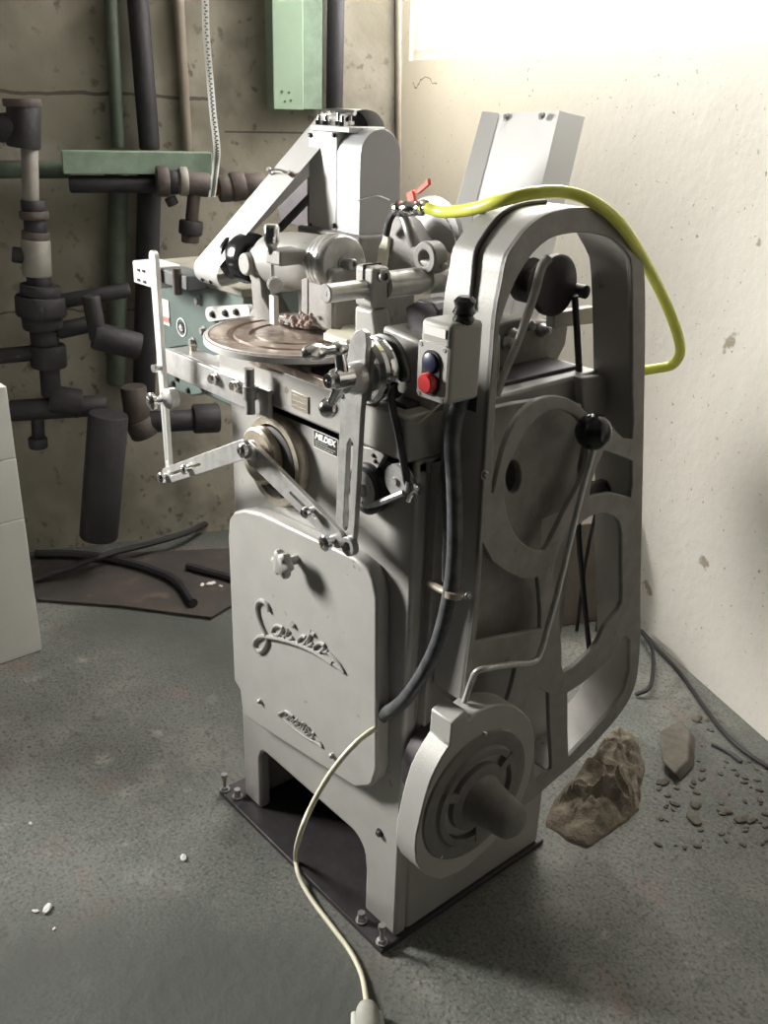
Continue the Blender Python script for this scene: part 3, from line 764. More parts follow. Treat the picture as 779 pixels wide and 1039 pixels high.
# coolant valve and back mechanism
KY = .16
b = B(); capprism(b, [Y(x, y, KY) for x, y in ((386,290),(384,255),(390,225),(400,215),(412,225),(424,245),(436,262),(438,290))], (0, .035, 0)); vb = part('valve_bracket', b, PAINT2, bev=.004)
b = B(); p_ = Y(430, 262, KY-.02); capprism(b, circ(p_, .027, (0, 1, 0)), (0, .03, 0), [circ(p_, .012, (0, 1, 0))]); mk('bracket_ring', b, PAINT2, vb, bev=.003)
b = B(); tube(b, [Y(410, 218, KY-.01), Y(416, 235, KY-.015), Y(421, 250, KY-.01)], .010, 10); mk('bracket_arm', b, DULL, vb)
b = B(); tube(b, [Y(392, 238, KY-.012), Y(396, 222, KY-.018), Y(403, 212, KY-.015)], .006, 8); mk('bracket_spring', b, BLACK, vb)
b = B(); capprism(b, [Y(x, y, KY-.006) for x, y in ((378,288),(384,250),(390,238),(394,242),(388,288))], (0, .02, 0)); mk('pale_shoe', b, CREAM, vb, bev=.002)
b = B(); p_, q_ = Y(433, 258, KY+.02), Y(470, 272, KY+.06); cyl(b, p_, q_, .016, seg=24); mk('pink_pipe', b, PINK, vb)
b = B(); capprism(b, circ(Y(436, 245, KY+.06), .075, (0, 1, 0), 40), (0, .01, 0)); mk('round_cover', b, ALU, vb, bev=.001)
# valve body along x
v0, v1 = Y(400, 212, KY-.02), Y(437, 211, KY-.02); dv = v1-v0; lv_ = dv.length
b = B(); lathe(b, v0, dv, [(0, .010), (.008, .013), (.016, .013), (.018, .009), (.03, .0125), (.05, .0125), (.055, .009), (.06, .012), (.068, .012), (.07, .007), (lv_, .007)], 20); vv = part('ball_valve', b, CHROME)
b = B(); p_ = v0+dv*.42; capprism(b, [Y(x, y, KY-.02) for x, y in ((414,207),(412,196),(418,193),(421,206))], (0, .006, 0)); capprism(b, [Y(x, y, KY-.02) for x, y in ((420,195),(434,181),(435,187),(423,197))], (0, .006, 0))
cyl(b, Y(417, 208, KY-.017), Y(417, 194, KY-.017), .003, seg=8); tube(b, [Y(416, 195, KY-.017), Y(419, 194, KY-.017), Y(423, 193, KY-.017)], .0025, 6)
mk('valve_lever', b, REDH, vv, bev=.001, label='orange red plastic lever of the valve')
b = B(); p_ = Y(431, 206, KY-.02); lathe(b, p_, (1, .1, 0), [(-.008, .004), (-.004, .006), (.006, .006), (.010, .003)], 10); mk('hose_clip', b, BRASS, vv)
b = B(); tube(b, [Y(449, 216, KY+.02), Y(458, 232, KY+.03), Y(463, 250, KY+.04), Y(462, 262, KY+.05)], .0012, 6); mk('thin_wire', b, CHROME, vv)

# rear sheet tray leaning back
def tray_pt(px, py, y): return Y(px, py, y)
BL, BR_ = Y(478, 225, .50), Y(543, 215, .50)
TL, TR = Y(506, 115, .62), Y(568, 112, .62)
nrm = ((BR_-BL).cross(TL-BL)).normalized()
if nrm.y > 0: nrm = -nrm
ext = (BL-TL)*1.1
b = B()
def sheet(b, pts, t): 
    n = (V(pts[1])-V(pts[0])).cross(V(pts[2])-V(pts[0])).normalized(); capprism(b, pts, n*t)
sheet(b, [TL, TR, BR_+ (BR_-TR)*1.1, BL+ext], .003)
l2 = Y(489, 113, .60); l3 = l2 + (BL+ext-TL) + V((-.012, 0, 0))
sheet(b, [TL, l2, l3, BL+ext], .003)
fr_ = nrm*-.02+V((.035, .015, 0))
sheet(b, [TR, TR+fr_, BR_+(BR_-TR)*1.1+fr_, BR_+(BR_-TR)*1.1], .003)
tray = part('splash_shield', b, mat('bright_sheet', (.82, .82, .81), .4, .1), bev=.002)
for (x, y) in ((514, 119), (550, 118)):
    b = B(); bolt(b, on(x, y, TL, nrm), nrm, .006, .005); mk('screw', b, DULL, tray)

# ------------------------------------------------------------------ belt guard on the right side
GX = .095; GI = -.012
outer = [(469,712),(476,660),(484,590),(490,500),(495,420),(499,370),(503,320),(509,287),(514,262),(523,247),(534,233),(544,224),(555,217),(569,213),(584,211),(600,211),(612,214),(627,222),(637,234),(645,249),(651,262),(654,275),(655,320),(654,400),(652,500),(650,600),(650,640),(648,675),(643,700),(631,722),(612,745),(590,768),(565,790),(540,812),(510,835),(495,800),(485,740)]
O3 = smoothpts([X(x, y, GX) for x, y in outer[:-4]], 3) + [X(x, y, GX) for x, y in outer[-4:]]
A1 = [(507,330),(514,308),(525,281),(541,257),(557,243),(572,238),(590,236),(607,238),(623,243),(636,257),(641,275),(642,333),(642,400),(642,446),(624,437),(617,425),(612,430),(598,470),(600,430),(590,413),(575,404),(558,402),(540,409),(523,427),(511,455),(503,490),(499,500),(501,442),(504,399),(505,360)]
# ring cut-out
ringc_in = [(523,457),(515,475),(512,492),(512,508),(515,524),(520,538),(529,550),(540,557),(552,559),(560,545),(575,515),(590,488),(597,462),(594,440),(587,426),(575,418),(562,416),(545,424),(533,438)]
A2 = [(613,457),(630,463),(642,468),(642,490),(640,505),(633,503),(620,500),(606,502),(598,505),(600,490),(606,472)]
A3 = [(560,585),(566,556),(575,545),(583,536),(596,526),(604,522),(612,521),(620,523),(627,528),(631,542),(631,575),(631,611),(623,624),(613,636),(606,652),(592,668),(572,682),(570,660),(567,620),(566,600)]
A4 = [(546,585),(549,620),(549,638),(515,645),(482,652),(484,640),(487,600),(490,552),(500,570),(513,580),(528,587),(540,588)]
A5 = [(481,684),(500,682),(524,678),(520,695),(515,712),(500,716),(488,722),(474,715),(476,700)]
A6 = [(576,703),(590,694),(605,682),(620,668),(634,645),(639,650),(639,680),(633,702),(620,722),(600,744),(577,768),(576,740)]
A7 = [(540,702),(548,699),(557,704),(558,740),(560,774),(560,780),(545,794),(542,782),(543,762),(541,742),(537,728),(533,718)]
holes = [A1, ringc_in, A2, A3, A4, A5, A6, A7]
b = B(); capprism(b, O3, (-.010, 0, 0), [[X(x, y, GX) for x, y in h] if len(h) < 15 and h is not A1 else smoothpts([X(x, y, GX) for x, y in h+h[:1]], 2)[:-1] for h in holes])
guard = part('belt_guard', b, PAINT2, bev=.0025)  # same paint as its rim, with shade put into the darker colour
# rim of the guard: wall following the outline, from the face inward
def offset_loop(P, d):
    out = []; n = len(P); c = sum(P, V((0, 0, 0)))/n
    area_ = sum(P[i].y*P[(i+1) % n].z-P[(i+1) % n].y*P[i].z for i in range(n))
    s = 1 if area_ > 0 else -1
    for i in range(n):
        t = (P[(i+1) % n]-P[i-1]).normalized(); nn = V((0, -t.z, t.y))*s
        out.append(P[i]+nn*d)
    return out
seqi = list(range(0, len(O3)-4))
b = B(); In = offset_loop(O3, .006)
rim = []
for i in seqi:
    f_ = min(1, max(0, (O3[i].z-.62)/.5)) if i < 24 else 1
    xi = .024 + (GI-.024)*f_
    o_, n_ = O3[i], In[i]
    rim.append([b.verts.new(c) for c in (V((GX-.001, o_.y, o_.z)), V((xi, o_.y, o_.z)), V((xi, n_.y, n_.z)), V((GX-.001, n_.y, n_.z)))])
for A, C in zip(rim, rim[1:]):
    for k in range(4): b.faces.new([A[k], A[(k+1) % 4], C[(k+1) % 4], C[k]])
b.faces.new(rim[0]); b.faces.new(rim[-1])
mk('guard_rim', b, PAINT, guard)
b = B(); bolt(b, X(491, 481, GX), (1, 0, 0), .006, .006); mk('guard_screw', b, DULL, guard)
b = B(); bolt(b, X(474, 604, GX), (1, 0, 0), .005, .006); mk('guard_screw', b, DULL, guard)
# cable running over the rim to the switch
gp = [Y(471, 300, .03), Y(474, 285, .04), Y(485, 262, .05), Y(497, 240, .07), Y(512, 224, .09), Y(530, 211, .115), Y(548, 206, .14), Y(570, 205, .17)]
gp = []
for (x, y, i) in ((470,302,None),):
    pass
for i, fx in ((18, .055), (21, .05), (24, .046), (27, .044), (30, .042), (33, .04), (36, .04), (39, .04), (42, .045)):
    p = O3[i]; q = offset_loop(O3, -.003)[i]; gp.append(V((fx-.008, q.y, q.z)))
b = B(); tube(b, gp, .0042, 8, 5); part('switch_cable', b, DARKM)

# pulley behind the upper opening, and its belt
UX = -.03
uc = X(565, 290, UX)
ur = (X(565, 259, UX).z-X(565, 321, UX).z)/2
b = B(); lathe(b, (UX, uc.y, uc.z), (-1, 0, 0), [(-.004, 0), (-.004, ur*.9), (0, ur), (.012, ur), (.016, ur*.86), (.024, ur*.86), (.03, ur*.8), (.045, ur*.4), (.06, ur*.4), (.06, ur*.75), (.075, ur*.75), (.08, ur*.3), (.16, ur*.3)], 40); up_ = part('upper_pulley', b, DARKM)
b = B(); lathe(b, (UX+.004, X(588, 295, UX).y, X(588, 295, UX).z), (1, 0, 0), [(-.02, .012), (.01, .012), (.012, .009)], 14); mk('pulley_nut', b, DARKM, up_)
b = B(); tube(b, [X(583, 300, UX+.01), X(586, 350, UX+.01), X(588, 405, UX+.01), X(586, 520, UX+.01), X(592, 600, UX+.01), X(601, 690, UX+.01)], .006, 8, 4); part('vertical_belt', b, BLACK)
b = B(); tube(b, [X(622, 522, UX), X(615, 570, UX), X(606, 640, UX)], .0055, 8, 4); part('vertical_belt', b, BLACK)
b = B(); tube(b, [X(604, 522, UX), X(594, 570, UX), X(585, 640, UX)], .004, 8, 4); part('vertical_belt', b, BLACK)
b = B(); tube(b, [X(556, 262, .0), X(549, 272, .0), X(543, 295, .0), X(534, 322, .005), X(524, 350, .01), X(513, 376, .01), X(504, 402, .01)], .006, 10, rs=lambda t: .0085-.003*t); part('belt_shifter', b, PAINT2)
# machine carriage seen through the opening
b = B(); capprism(b, [X(x, y, -.10) for x, y in ((500,332),(530,322),(545,326),(560,326),(577,330),(574,350),(566,366),(566,380),(590,385),(590,420),(500,425))], (-.12, 0, 0)); part('rear_carriage', b, MOTOR, bev=.005)
for (x, y) in ((518, 340), (512, 348), (548, 335), (532, 330)):
    b = B(); lathe(b, X(x, y, -.10), (1, 0, .2), [(0, .012), (.008, .013), (.014, .009), (.02, .009), (.024, .004)], 14); part('grease_fitting', b, DULL)
b = B(); capprism(b, [X(x, y, -.02) for x, y in ((500,405),(570,387),(604,378),(614,384),(606,396),(588,402),(500,425))], (-.025, 0, 0)); part('tie_bar', b, PAINT2, bev=.003)
b = B(); capprism(b, [X(x, y, -.05) for x, y in ((562,318),(606,311),(606,328),(562,333))], (-.02, 0, 0)); part('upper_tie_bar', b, PAINT2, bev=.003)
b = B(); capprism(b, [X(x, y, .03) for x, y in ((590,384),(614,382),(616,400),(612,430),(604,468),(596,490),(592,470),(594,430))], (-.02, 0, 0)); part('vertical_strut', b, PAINT2, bev=.003)
# big disc with hole behind the ring and dark lower plate
b = B(); capprism(b, [X(x, y, .045) for x, y in ((497,415),(520,410),(560,404),(590,410),(592,440),(585,480),(578,516),(550,527),(549,640),(478,650),(486,520))], (-.015, 0, 0), [[X(521+8*math.cos(a), 484+17*math.sin(a), .045) for a in [i*math.pi/10 for i in range(20)]]]); part('inner_shield', b, PAINT2, bev=.002)
b = B(); box(b, (.0, .03, .25), (.020, .10, 1.02)); part('side_bracket', b, PAINT2, bev=.003)
# dark shaft end on the right
b = B(); p_, q_ = X(602, 497, -.02), X(618, 492, .02); cyl(b, X(590, 500, -.08), p_, .018); lathe(b, p_, (q_-p_), [(0, .014), (.02, .018), (.04, .018), (.05, .012)], 24); part('shaft_end', b, DARKM)

# belt shift rod with black ball
RXx = .125
b = B(); rp = [X(603, 452, RXx), X(590, 500, RXx), X(578, 550, RXx), X(566, 600, RXx), X(556, 635, RXx), X(549, 660, RXx), X(542, 671, RXx), X(520, 674, RXx), X(500, 677, RXx), X(484, 681, RXx-.01), X(478, 692, RXx-.02), X(471, 713, RXx-.02)]
tube(b, rp, .0055, 10, 5); sr_ = part('shift_rod', b, STEEL)
b = B(); bmesh.ops.create_uvsphere(b, u_segments=32, v_segments=20, radius=(X(602,421,RXx)-X(602,455,RXx)).length/2, matrix=Matrix.Translation(X(602, 438, RXx))); mk('ball_knob', b, BLKGL, sr_)

# motor cover disc low on the right side
MX_ = .135; MI = .085
outl = [(458.5,734),(473,720.5),(476,731),(484,723),(492,718.5),(503,715),(515,715),(524,717.5),(531,722.5),(538,731),(541,741),(542.5,752),(542,765),(540,778),(536,795),(528,815),(517,835),(503,852),(492,864),(482,872.5),(472,881),(461.6,887),(447,892.6),(440,891),(433,888),(427,883),(422.6,875),(421.5,862),(422.5,848),(427,828),(432,808),(437,792),(443,779),(449,768),(456.5,756.5)]
b = B(); capprism(b, [X(x, y, MX_) for x, y in outl], (-(MX_-MI), 0, 0)); mcov = part('fan_cover', b, PAINT, bev=.003)
cc = X(480, 808, MX_)
cc = X(482, 806, MX_)
b = B(); lathe(b, cc, (1, 0, 0), [(-.002, .128), (.004, .124), (.006, .112), (.004, .098), (.010, .094), (.010, .082), (-.001, .080), (-.001, .066), (.010, .064), (.014, .052), (.014, .04), (.02, .03), (.02, 0)], 56); mk('fan_grille', b, MOTOR, mcov)
for k in range(3):
    a = k*2.094+.6
    d = V((0, math.cos(a), math.sin(a))); s = V((0, -math.sin(a), math.cos(a)))
    b = B(); obox(b, cc+V((.008, 0, 0))+d*.075, d*.022, s*.008, V((.004, 0, 0))); mk('grille_rib', b, MOTOR, mcov)
b = B(); he = .11
hc2 = cc+V((0, 0, .0))
lathe(b, hc2, (1, 0, 0), [(.005, .050), (.02, .043), (.045, .038), (.075, .035), (.090, .032), (.099, .022), (.102, 0)], 36); mk('motor_hub', b, MOTOR, mcov)
for (x, y) in ((491, 744), (446, 868)):
    b = B(); bolt(b, X(x, y, MX_), (1, 0, 0), .004, .004); mk('screw', b, CHROME, mcov)
# motor body behind cover
b = B(); lathe(b, (MI+.002, cc.y+.02, cc.z+.01), (-1, 0, 0), [(0, .085), (.075, .085), (.08, .07)], 40); part('motor_body', b, DARKM)

# switch box
SY = -.045
a_, c_, e_ = Y(428, 326, SY), Y(457, 330, SY), Y(451, 409, SY)
sx0, sx1 = Y(425, 365, SY).x, Y(456, 370, SY).x; sz0, sz1 = Y(438, 407, SY).z, Y(442, 326, SY).z
sdep = X(489, 365, sx1).y
b = B(); box(b, (sx0, SY, sz0), (sx1, sdep, sz1)); sw = part('switch_box', b, SWB, bev=.008, seg=4)
w_ = sx1-sx0; h_ = sz1-sz0
b = B(); capprism(b, rrect(sx0+.002, sx1-.001, sz0+.003, sz0+h_*.74, .006, SY-.004), (0, .005, 0)); pl_ = mk('switch_plate', b, SWP, sw, bev=.001)
b = B(); box(b, (sx0+w_*.16, SY-.0015, sz0+h_*.82), (sx1-w_*.16, SY+.001, sz0+h_*.93)); mk('switch_label', b, LABEL, sw)
cxs = (sx0+sx1)/2
b = B(); r_ = w_*.29; capprism(b, stadium((cxs, SY-.0065, sz0+h_*.24), (cxs, SY-.0065, sz0+h_*.50), r_, r_, (0, 1, 0), 12), (0, .004, 0)); mk('button_surround', b, BLACK, sw)
b = B(); lathe(b, (cxs, SY-.005, sz0+h_*.25), (0, -1, 0), [(0, r_*.82), (.010, r_*.82), (.013, r_*.7), (.013, 0)], 28); mk('stop_button', b, RED, sw, label='red stop button')
b = B(); lathe(b, (cxs, SY-.005, sz0+h_*.50), (0, -1, 0), [(0, r_*.78), (.004, r_*.78), (.005, r_*.7), (.005, 0)], 28); mk('start_button', b, BLUE, sw, label='dark blue start button')
for fx in (.12, .88):
    for fz in (.06, .69):
        b = B(); lathe(b, (sx0+w_*fx, SY-.0035, sz0+h_*fz), (0, -1, 0), [(0, .0035), (.0015, .003)], 12); mk('screw', b, DULL, sw)
# cable gland on top
b = B(); g0 = Y(474, 322, .0); gx = sx1-.012; gy = sdep-.03
lathe(b, (gx, gy, sz1-.004), (0, 0, 1), [(0, .012), (.006, .016), (.012, .013), (.016, .017), (.024, .013), (.032, .016), (.038, .010)], 10); mk('cable_gland', b, BLKGL, sw)
# flexible conduit from the switch down to the pedestal
cp = [(sx0+w_*.7, SY+.05, sz0+.01)]
cp = [V(c) for c in cp] + [Y(459, 440, .0), Y(461, 500, .005), Y(461, 560, .005), Y(455, 610, -.005), Y(443, 655, -.015), Y(425, 690, -.022), Y(405, 715, -.022), Y(384, 727, -.010)]
b = B(); tube(b, cp, .0125, 14, 8); cdt = part('flexible_conduit', b, CONDUIT)
b = B(); p_ = Y(384, 727, -.010); d_ = (Y(405, 715, -.022)-p_).normalized(); lathe(b, p_-d_*.01, d_, [(0, .013), (.002, .015), (.022, .015), (.024, .013)], 20); mk('conduit_end', b, DARKM, cdt)
b = B(); p_ = Y(460, 602, .0); lathe(b, p_, (0, .1, 1), [(-.006, .0135), (-.005, .016), (.005, .016), (.006, .0135)], 24); tube(b, [p_+V((-.01, -.005, 0)), Y(447, 598, .0), Y(436, 592, .02)], .006, 8); mk('conduit_clip', b, BRASS, cdt)
b = B(); tube(b, [V((sx0+w_*.4, SY+.06, sz0+.01)), Y(452, 450, .03), Y(453, 520, .03), Y(452, 590, .02)], .0065, 8); part('grey_wire', b, CONDUIT)
b = B(); tube(b, [V((sx0+w_*.3, SY+.06, sz0+.005)), Y(430, 425, -.0), Y(418, 430, .0), Y(404, 428, .0)], .002, 6); part('thin_lead', b, CABLE)
b = B(); box(b, (sx1-.02, SY+.06, sz0-.02), (sx1+.0, sdep-.005, sz0+.004)); part('switch_mount', b, DARKM, bev=.002)

# teal gearbox at the back left
TY = .13
t0, t1 = Y(152, 270, TY), Y(152, 372, TY)
tx1 = Y(248, 300, TY).x
b = B(); box(b, (t0.x, TY, t1.z-.01), (tx1, TY+.20, t0.z)); gb = part('gearbox', b, TEAL, bev=.008)
b = B(); box(b, (t0.x-.01, TY-.012, t0.z-.004), (tx1+.01, TY+.22, t0.z+.012)); mk('gearbox_lid', b, mat('dirty_lid', (.30, .28, .22), .7, 0, .4, 20), gb, bev=.003)
for (x, y) in ((202, 305), (207, 336), (196, 347), (205, 272)):
    b = B(); bolt(b, Y(x, y, TY), (0, -1, 0), .009, .008); mk('gearbox_bolt', b, DULL, gb)
b = B(); pts = [(168,378),(171,390),(180,397),(194,402),(203,401),(210,394),(212,384),(206,370),(170,365)]
capprism(b, [Y(x, y, TY-.01) for x, y in pts], (0, .1, 0)); mk('gearbox_flange', b, TEAL, gb, bev=.004)
for (x, y) in ((176, 389), (191, 396), (206, 394), (180, 384)):
    b = B(); bolt(b, Y(x, y, TY-.01), (0, -1, 0), .006, .005); mk('flange_bolt', b, DARKM, gb)
b = B(); p_, q_ = Y(162, 302, TY), Y(173, 331, TY); box(b, (p_.x, TY-.002, q_.z), (q_.x, TY+.001, p_.z)); gl = mk('gearbox_label', b, LABEL, gb)
b = B(); p2 = Y(162, 319, TY); p3 = Y(173, 328, TY); box(b, (p_.x+.001, TY-.003, p3.z), (q_.x-.001, TY-.0015, p2.z)); 
mk('label_print', b, REDL, gb)
b = B(); c_ = Y(184.5, 332, TY); capprism(b, circ(c_, .022, (0, 1, 0)), (0, -.002, 0), [circ(c_, .019, (0, 1, 0))]); mk('emblem_ring', b, WHITE, gb)
b = B(); capprism(b, circ(c_, .013, (0, 1, 0), 20), (0, -.0015, 0)); mk('emblem_disc', b, BLKL, gb)
b = B(); obox(b, c_+V((0, -.003, 0)), V((.004, 0, .004)), V((-.004, 0, .004))*1, V((0, .001, 0))); obox(b, c_+V((.004, -.003, -.004)), V((.003, 0, .002)), V((-.002, 0, .003)), V((0, .001, 0))); mk('emblem_mark', b, WHITE, gb)
# terminal block
b = B(); k0, k1 = Y(162, 272, TY-.06), Y(190, 296, TY-.06); box(b, (k0.x, TY-.06, k1.z), (k1.x, TY, k0.z)); tb = part('terminal_box', b, mat('dark_grey_box', (.10, .11, .11), .6), bev=.004)
b = B(); k0, k1 = Y(136, 264, TY-.07), Y(158, 293, TY-.07); box(b, (k0.x, TY-.075, k1.z), (k1.x+.01, TY-.01, k0.z)); mk('socket_block', b, LABEL, tb, bev=.003)
b = B()
for (x, y) in ((141, 274), (146, 275), (141, 284), (147, 286)):
    p = Y(x, y, TY-.075); box(b, (p.x-.006, TY-.077, p.z-.003), (p.x+.006, TY-.074, p.z+.003))
mk('socket_slots', b, BLKL, tb)
b = B(); p_ = Y(180, 282, TY-.06); cyl(b, (p_.x, TY-.062, p_.z+.02), (p_.x, TY-.062, p_.z-.035), .010); mk('cord_grip', b, PIPE, tb)
b = B(); box(b, (t0.x+.22, TY+.05, TOP-.03), (BW+.01, TY+.15, TOP+.05)); part('gearbox_arm', b, PAINT2, bev=.004)

# ------------------------------------------------------------------ hose and cables
hz = KY-.02
b = B(); hp = [Y(434, 211, KY-.02), Y(450, 215, KY-.02), Y(480, 212, .12), Y(510, 203, .12), Y(540, 196, .15), Y(572, 195, .20), Y(600, 204, .24), Y(628, 226, .30), Y(652, 262, .40), Y(672, 300, .50), Y(686, 335, .56), Y(690, 357, .60), Y(682, 370, .62), Y(665, 374, .60), Y(640, 378, .56)]
tube(b, hp, .0095, 14, 8)
tag(mk('water_hose', b, HOSE), 'yellow translucent hose arching from the red lever valve over the guard', 'hose')

b = B(); fp_ = [Y(386, 738, -.012), Y(376, 742, -.04), Y(358, 757, -.08), Y(335, 785, -.12), Y(315, 820, -.15), Y(304, 848, -.17)]
end = Z(300, 868, .045); fl_pts = [Z(303, 888, .018), Z(315, 911, .008), Z(335, 938, .006), Z(355, 965, .006), Z(367, 990, .006), Z(372, 1018, .014)]
tube(b, fp_+[end]+fl_pts, .0052, 10, 8)
pc = tag(mk('power_cable', b, CABLE), 'cream power cable curving from the machine down over the floor to a plug', 'cable')
ppos = Z(372, 1030, .02)
b = B(); dd = (Z(374, 1060, .02)-Z(371, 1015, .02)); dd.z = 0; dd.normalize()
lathe(b, Z(372, 1018, .022), dd, [(0, .007), (.004, .016), (.012, .020), (.03, .024), (.06, .024), (.07, .018)], 20)
mk('plug', b, mat('dirty_plug', (.42, .42, .36), .7, 0, .3, 30), pc)
b = B(); sd = dd.cross(UP)
for s in (-1, 1): lathe(b, Z(372, 1028, .022)+sd*.022*s, dd, [(0, .007), (.03, .009), (.034, .006)], 14)
mk('plug_latch', b, mat('plug_latch_grey', (.5, .5, .45), .6), pc)

b = B(); tube(b, [Z(645, 705, .01), Z(660, 695, .03), Z(662, 660, .05), Z(650, 640, .03), Z(666, 657, .012), Z(690, 683, .008), Z(712, 714, .008), Z(736, 745, .008), Z(763, 768, .008), Z(800, 790, .008)], .006, 8)
tag(mk('floor_cable', b, BLACK), 'black cable on the floor along the foot of the white wall, right of the machine', 'cable')
b = B(); tube(b, [Z(722, 755, .006), Z(738, 763, .006), Z(752, 773, .006)], .005, 8); tag(mk('wire_offcut', b, BLACK), 'short dark offcut of wire lying on the floor at the right', 'wire')

# ------------------------------------------------------------------ rag and debris
def crumple(name, pts_px, h, m, label, cat, seed, px=None):
    P = [Z(x, y) for x, y in pts_px]; c = sum(P, V((0, 0, 0)))/len(P); b = B(); n = 150; rings = 60
    def rad(a):
        best = None
        d = V((math.cos(a), math.sin(a), 0))
        for i in range(len(P)):
            p, q = P[i]-c, P[(i+1) % len(P)]-c; e = q-p
            den = d.x*e.y-d.y*e.x
            if abs(den) < 1e-9: continue
            t = (p.x*e.y-p.y*e.x)/den; u = (p.x*d.y-p.y*d.x)/den
            if t > 0 and -1e-6 <= u <= 1+1e-6: best = t if best is None else max(best, t)
        return best or .1
    G = []
    for r in range(rings+1):
        row = []
        for i in range(n):
            a = 2*math.pi*i/n; R = rad(a)*(1+.05*noise.noise(V((math.cos(a)*4, math.sin(a)*4, seed))))
            f = r/rings; p = c+V((math.cos(a), math.sin(a), 0))*R*f
            q = V((p.x*13, p.y*13, seed)); w_ = V((noise.noise(q), noise.noise(q+V((7, 3, 1))), 0))*.9
            rg = abs(noise.noise(q*.8+w_*1.6+V((2, 9, 4)))); rg2 = abs(noise.noise(q*2.1+w_*2+V((5, 1, 8))))
            env = (1-f**3)
            z = .004+h*env*(.50+ .42*(1-2.2*rg)+.22*(1-2*rg2) + .35*noise.noise(q*.45))
            row.append(b.verts.new((p.x+w_.x*.004*env, p.y+w_.y*.004*env, max(.002, z) if f < 1 else .0)))
        G.append(row)
    for A, C in zip(G, G[1:]):
        for i in range(n): b.faces.new([A[i], A[(i+1) % n], C[(i+1) % n], C[i]])
    bmesh.ops.remove_doubles(b, verts=b.verts, dist=1e-4)
    return tag(mk(name, b, m), label, cat)
crumple('rag', [(553,838),(560,815),(580,795),(600,775),(612,750),(628,738),(645,750),(655,780),(650,800),(648,822),(632,835),(615,848),(596,862),(575,855)], .085, RAG, 'crumpled dirty brown cloth on the floor beside the motor cover', 'rag', 3.3)
b = B()
for i in range(150):
    x = random.uniform(640, 779); y = random.uniform(700, 860)
    if y < 640+(x-650)*.93+22: continue
    if x < 705 and y < 792 or x < 662: continue
    c_ = Z(x, y, .002); r = random.uniform(.003, .010) if i % 9 else random.uniform(.012, .022)
    m4 = Matrix.Translation(c_) @ Matrix.Rotation(random.uniform(0, 6), 4, 'Z') @ Matrix.Diagonal((1.3, .8, .5, 1))
    bmesh.ops.create_icosphere(b, subdivisions=1, radius=r, matrix=m4)
tag(mk('rubble', b, STONE, smooth=False), 'loose grit and small rubble scattered along the white wall', 'rubble', kind='stuff')
b = B(); pts = [(668,742),(690,730),(700,742),(698,770),(684,785),(672,772)]
capprism(b, [Z(x, y, .03) for x, y in pts], (0.01, .02, -.028)); tag(mk('brick_fragment', b, STONE, bev=.004), 'broken brown brick fragment on the floor behind the crumpled cloth', 'brick')

# dark sheet, old cables and boxes at the left
b = B(); capprism(b, [Z(x, y, .0115) for x, y in ((20,565),(236,556),(238,612),(214,626),(120,614),(38,608))], (0, 0, -.010)); tag(mk('scrap_sheet', b, SHEET), 'dark rusty metal sheet lying on the floor below the pipes', 'sheet')
for k, (pts, r, lab) in enumerate((
   ([(36,562),(70,562),(110,566),(150,576),(180,590),(196,612)], .016, 'thick black cable curving down over the rusty sheet, nearest of the old cables'),
   ([(36,588),(70,576),(110,562),(150,552),(190,540),(215,528)], .012, 'black cable crossing the rusty sheet and rising to the right towards the machine'),
   ([(190,574),(208,579),(224,583),(242,588)], .014, 'short black cable running right from the cable crossing to the machine'))):
    b = B(); tube(b, [Z(x, y, .012+r+(.030 if k == 1 and 0 < i < len(pts)-1 else 0)) for i, (x, y) in enumerate(pts)], r, 8); tag(mk('old_cable', b, PIPED), lab, 'cable', 'old black cables on the rusty sheet')
chips = (((205,594),.010),((214,593),.014),((224,595),.007),((48,923),.012),((36,925),.006),((186,871),.009),((55,943),.004),((31,836),.005))
labs = ['small white plaster chip left of the brighter one by the machine door', 'brightest white plaster chip on the rusty sheet left of the machine door', 'smallest white plaster chip next to the machine door edge', 'largest white paint chip on the open floor at lower left', 'tiny white chip just left of the big chip at lower left', 'pale round chip on the floor in front of the machine corner', 'tiny white speck below the big chip at lower left', 'small white chip on the floor below the stacked white boards']
for (pp, r), lab in zip(chips, labs):
    on_s = pp[1] < 620
    z0 = .0115 if on_s else 0
    b = B(); bmesh.ops.create_icosphere(b, subdivisions=2, radius=r, matrix=Matrix.Translation(Z(*pp, z0)+V((0, 0, r*.3))) @ Matrix.Rotation(random.uniform(0, 3), 4, 'Z') @ Matrix.Diagonal((1.3, .7, .35, 1)))
    for v in b.verts: v.co += V([random.uniform(-.12, .12)*r for _ in range(3)]); v.co.z = max(v.co.z, z0+.0003)
    tag(mk('plaster_chip', b, CRUMB, smooth=False), lab, 'debris', 'white chips on the floor')

bxx = Z(43, 660).x; bz = [0, X(24.5, 526, bxx).z, X(15, 465, bxx).z, X(5, 392, bxx).z]
yR = Z(43, 660).y
for k, lab in enumerate(('lowest and tallest white carton of the stack at the left edge', 'middle white carton of the stack at the left edge', 'topmost white carton of the stack at the left edge')):
    b = B(); box(b, (bxx-.35, yR-.60, bz[k]+.0015), (bxx, yR, bz[k+1]-.0005)); o = mk('carton', b, BOX, bev=.002)
    tag(o, lab, 'box', 'white cartons stacked at the left')

